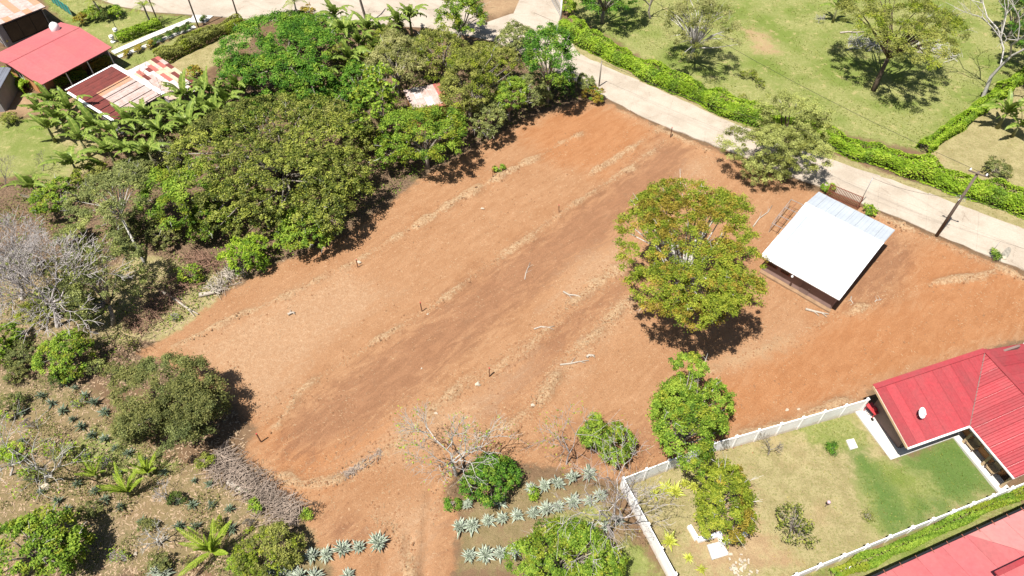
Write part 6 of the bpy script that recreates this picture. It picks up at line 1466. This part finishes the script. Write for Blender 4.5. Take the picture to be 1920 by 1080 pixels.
# ------------------------------------------------------------------ agaves
ORD = 'first second third fourth fifth sixth seventh eighth ninth tenth eleventh twelfth thirteenth fourteenth fifteenth sixteenth'.split()
ROWS = [('in the row left of the wheel ruts', [(585, 1042), (611, 1039), (640, 1030), (672, 1026), (709, 1017)], 32),
        ('in the row cut off by the bottom edge', [(505, 1076), (532, 1079), (562, 1080), (590, 1081), (652, 1079)], 32),
        ('in the long middle row right of the ruts', [(862, 989), (886, 985), (916, 976), (942, 972), (970, 965), (1000, 962), (1026, 955), (1047, 950), (1074, 940), (1105, 937), (1127, 930)], 28),
        ('in the row by the green bush', [(877, 945), (937, 939)], 26),
        ('in the upper row under the leafless sapling', [(997, 914), (1021, 910), (1046, 906), (1074, 896), (1104, 887)], 27),
        ('in the lower row above the bottom tree', [(880, 1042), (910, 1041), (937, 1037), (967, 1033), (992, 1022)], 30),
        ('in the short row beside the wall bare tree', [(1107, 991), (1135, 984), (1160, 976)], 23),
        ('at the bottom edge near the leafless whitish shrub', [(290, 1073), (308, 1076)], 28)]
for where, pts_, dpx in ROWS:
    for i, (px, py) in enumerate(pts_):
        agave(px, py, dpx * random.uniform(.95, 1.15), '%s pale edged agave from the left %s' % (ORD[i], where), 'white', 'pale edged agaves planted in rows')
for i, (px, py) in enumerate(((1227, 926), (1250, 915), (1266, 922), (1284, 907), (1302, 911))):
    agave(px, py, (26, 32, 34, 28, 28)[i], '%s golden agave from the left at the foot of the tall wall tree' % ORD[i], 'gold', 'golden agaves in the yard', 30)
for px, py, d_, lab in ((1255, 1012, 32, 'golden agave standing alone beside the tall wall'), (1292, 1045, 20, 'smallest golden agave below the lone one'), (1317, 1067, 26, 'golden agave nearest the bottom edge in the yard')):
    agave(px, py, d_, lab, 'gold', 'golden agaves in the yard', 30)
DK = [('in the slanting row below the bright bush', [(120, 716), (139, 727), (157, 742), (176, 755), (195, 772), (229, 802)]), ('in the row left of the slanting one', [(76, 742), (95, 755), (117, 769), (135, 785), (151, 799)]),
      ('in the row below the dark round bush', [(172, 815), (196, 824), (215, 839), (240, 850), (265, 864), (306, 886), (364, 901), (392, 907)]), ('in the row through the young palms', [(41, 824), (42, 772), (162, 855), (177, 920), (144, 906), (220, 889), (197, 936), (226, 950)]),
      ('in the row above the leafless whitish shrub', [(266, 977), (335, 941), (360, 946), (395, 947), (429, 954)]), ('in the lowest dark row', [(336, 986), (366, 987), (400, 990), (434, 990)]), ('beside the pale boulder', [(78, 923), (107, 939), (126, 954)])]
for where, pts_ in DK:
    for i, (px, py) in enumerate(pts_):
        agave(px, py, random.uniform(19, 25), '%s small dark agave %s' % (ORD[i], where), 'dark', 'small dark agaves in the garden', 22, parts=False)
# dry scrub in the agave garden
for i, (px, py, h, sp, sd_, lab) in enumerate(((150, 760, 1.2, 30, 81, 'low leafless shrub between the dark agaves below the bright bush'), (60, 800, 1.6, 40, 82, 'leafless shrub left of the slanting agave row'), (30, 720, 1.5, 40, 83, 'twiggy shrub in the shade at the left edge'), (200, 870, 1.3, 30, 84, 'leafless shrub right behind the left young palm'), (130, 990, 1.4, 36, 85, 'leafless shrub beside the corner tree shadow'),
        (360, 1060, 1.5, 40, 86, 'leafless shrub at the bottom edge beside the tall fronded palm'), (230, 1050, 1.6, 45, 87, 'spreading leafless shrub at the bottom near the pale stone'), (470, 985, 1.2, 30, 88, 'twiggy shrub just below the brush pile'), (250, 650, 1.4, 36, 89, 'dry shrub at the shaded corner of the lot'), (330, 600, 1.2, 34, 90, 'dry shrub amid the reddish brush heap'))):
    bare('dry_shrub', lab, (px, py), h, sp, (BARK_MAUVE, BARK, BARK_DARK)[i % 3], 4, sd_, .04, 'shrub', ('lime', None, 'olive')[i % 3], 160, 4, .13, 'dry shrubs in the agave garden', .25)
for px, py, hw, hh, pal, lab in ((30, 700, 26, 18, 'olived', 'dull low bush at the left edge in the shade'), (25, 850, 28, 18, 'lime', 'yellowish bush at the far left of the agave garden'), (175, 690, 22, 15, 'grey', 'grey low bush right of the bright bush'), (410, 985, 22, 14, 'olive', 'low olive bush behind the tall fronded palm'), (450, 1062, 30, 20, 'bright', 'bright low bush at the bottom edge right of the tall fronded palm'), (280, 985, 20, 12, 'olived', 'dull low bush below the young palm trio'), (60, 985, 24, 16, 'lime', 'yellow-green low bush above the corner tree'), (1000, 925, 10, 12, 'lime', 'yellow-green sprout beside the upper agave row'), (1020, 1060, 30, 18, 'vivid', 'darker bush under the bottom tree'),
        (45, 665, 36, 26, 'olived', 'dull bush added for shade left of the bright green bush'), (110, 712, 22, 14, 'dark', 'dark low bush added for shade just below the bright green bush'), (215, 700, 26, 16, 'olived', 'dull bush added for shade between the bright bush and the dark round bush'), (385, 868, 20, 14, 'olive', 'olive bush added for shade at the upper end of the brush pile'), (62, 890, 24, 16, 'olived', 'dull bush added for shade beside the round pale boulder'), (330, 935, 18, 14, 'dark', 'dark low bush added for shade right of the young palm trio'), (170, 960, 24, 16, 'olived', 'dull bush above the shadow of the corner tree'), (130, 850, 26, 16, 'olive', 'olive bush left of the young palm trio'), (15, 760, 26, 22, 'olived', 'dull bush cut off by the left edge above the agave garden'), (60, 590, 34, 24, 'olive', 'olive bush under the dense mauve leafless tree'), (30, 500, 34, 26, 'grey', 'grey-green bush within the leafless trees'), (120, 500, 30, 24, 'olived', 'dull bush between the leafless trees and the shaggy tree'), (300, 1055, 26, 18, 'olived', 'dull bush at the bottom between the bottom agaves'), (475, 950, 16, 12, 'bright', 'bright sprout on the brush pile side')):  # the leading bushes on this line are added to cast shade
    T('low_bush', lab, 'bush', px, py, hw, hh, pal, .18, .8, 1.05, lump=.4, gap=.05, group='low bushes in the gardens', cov=1.8)
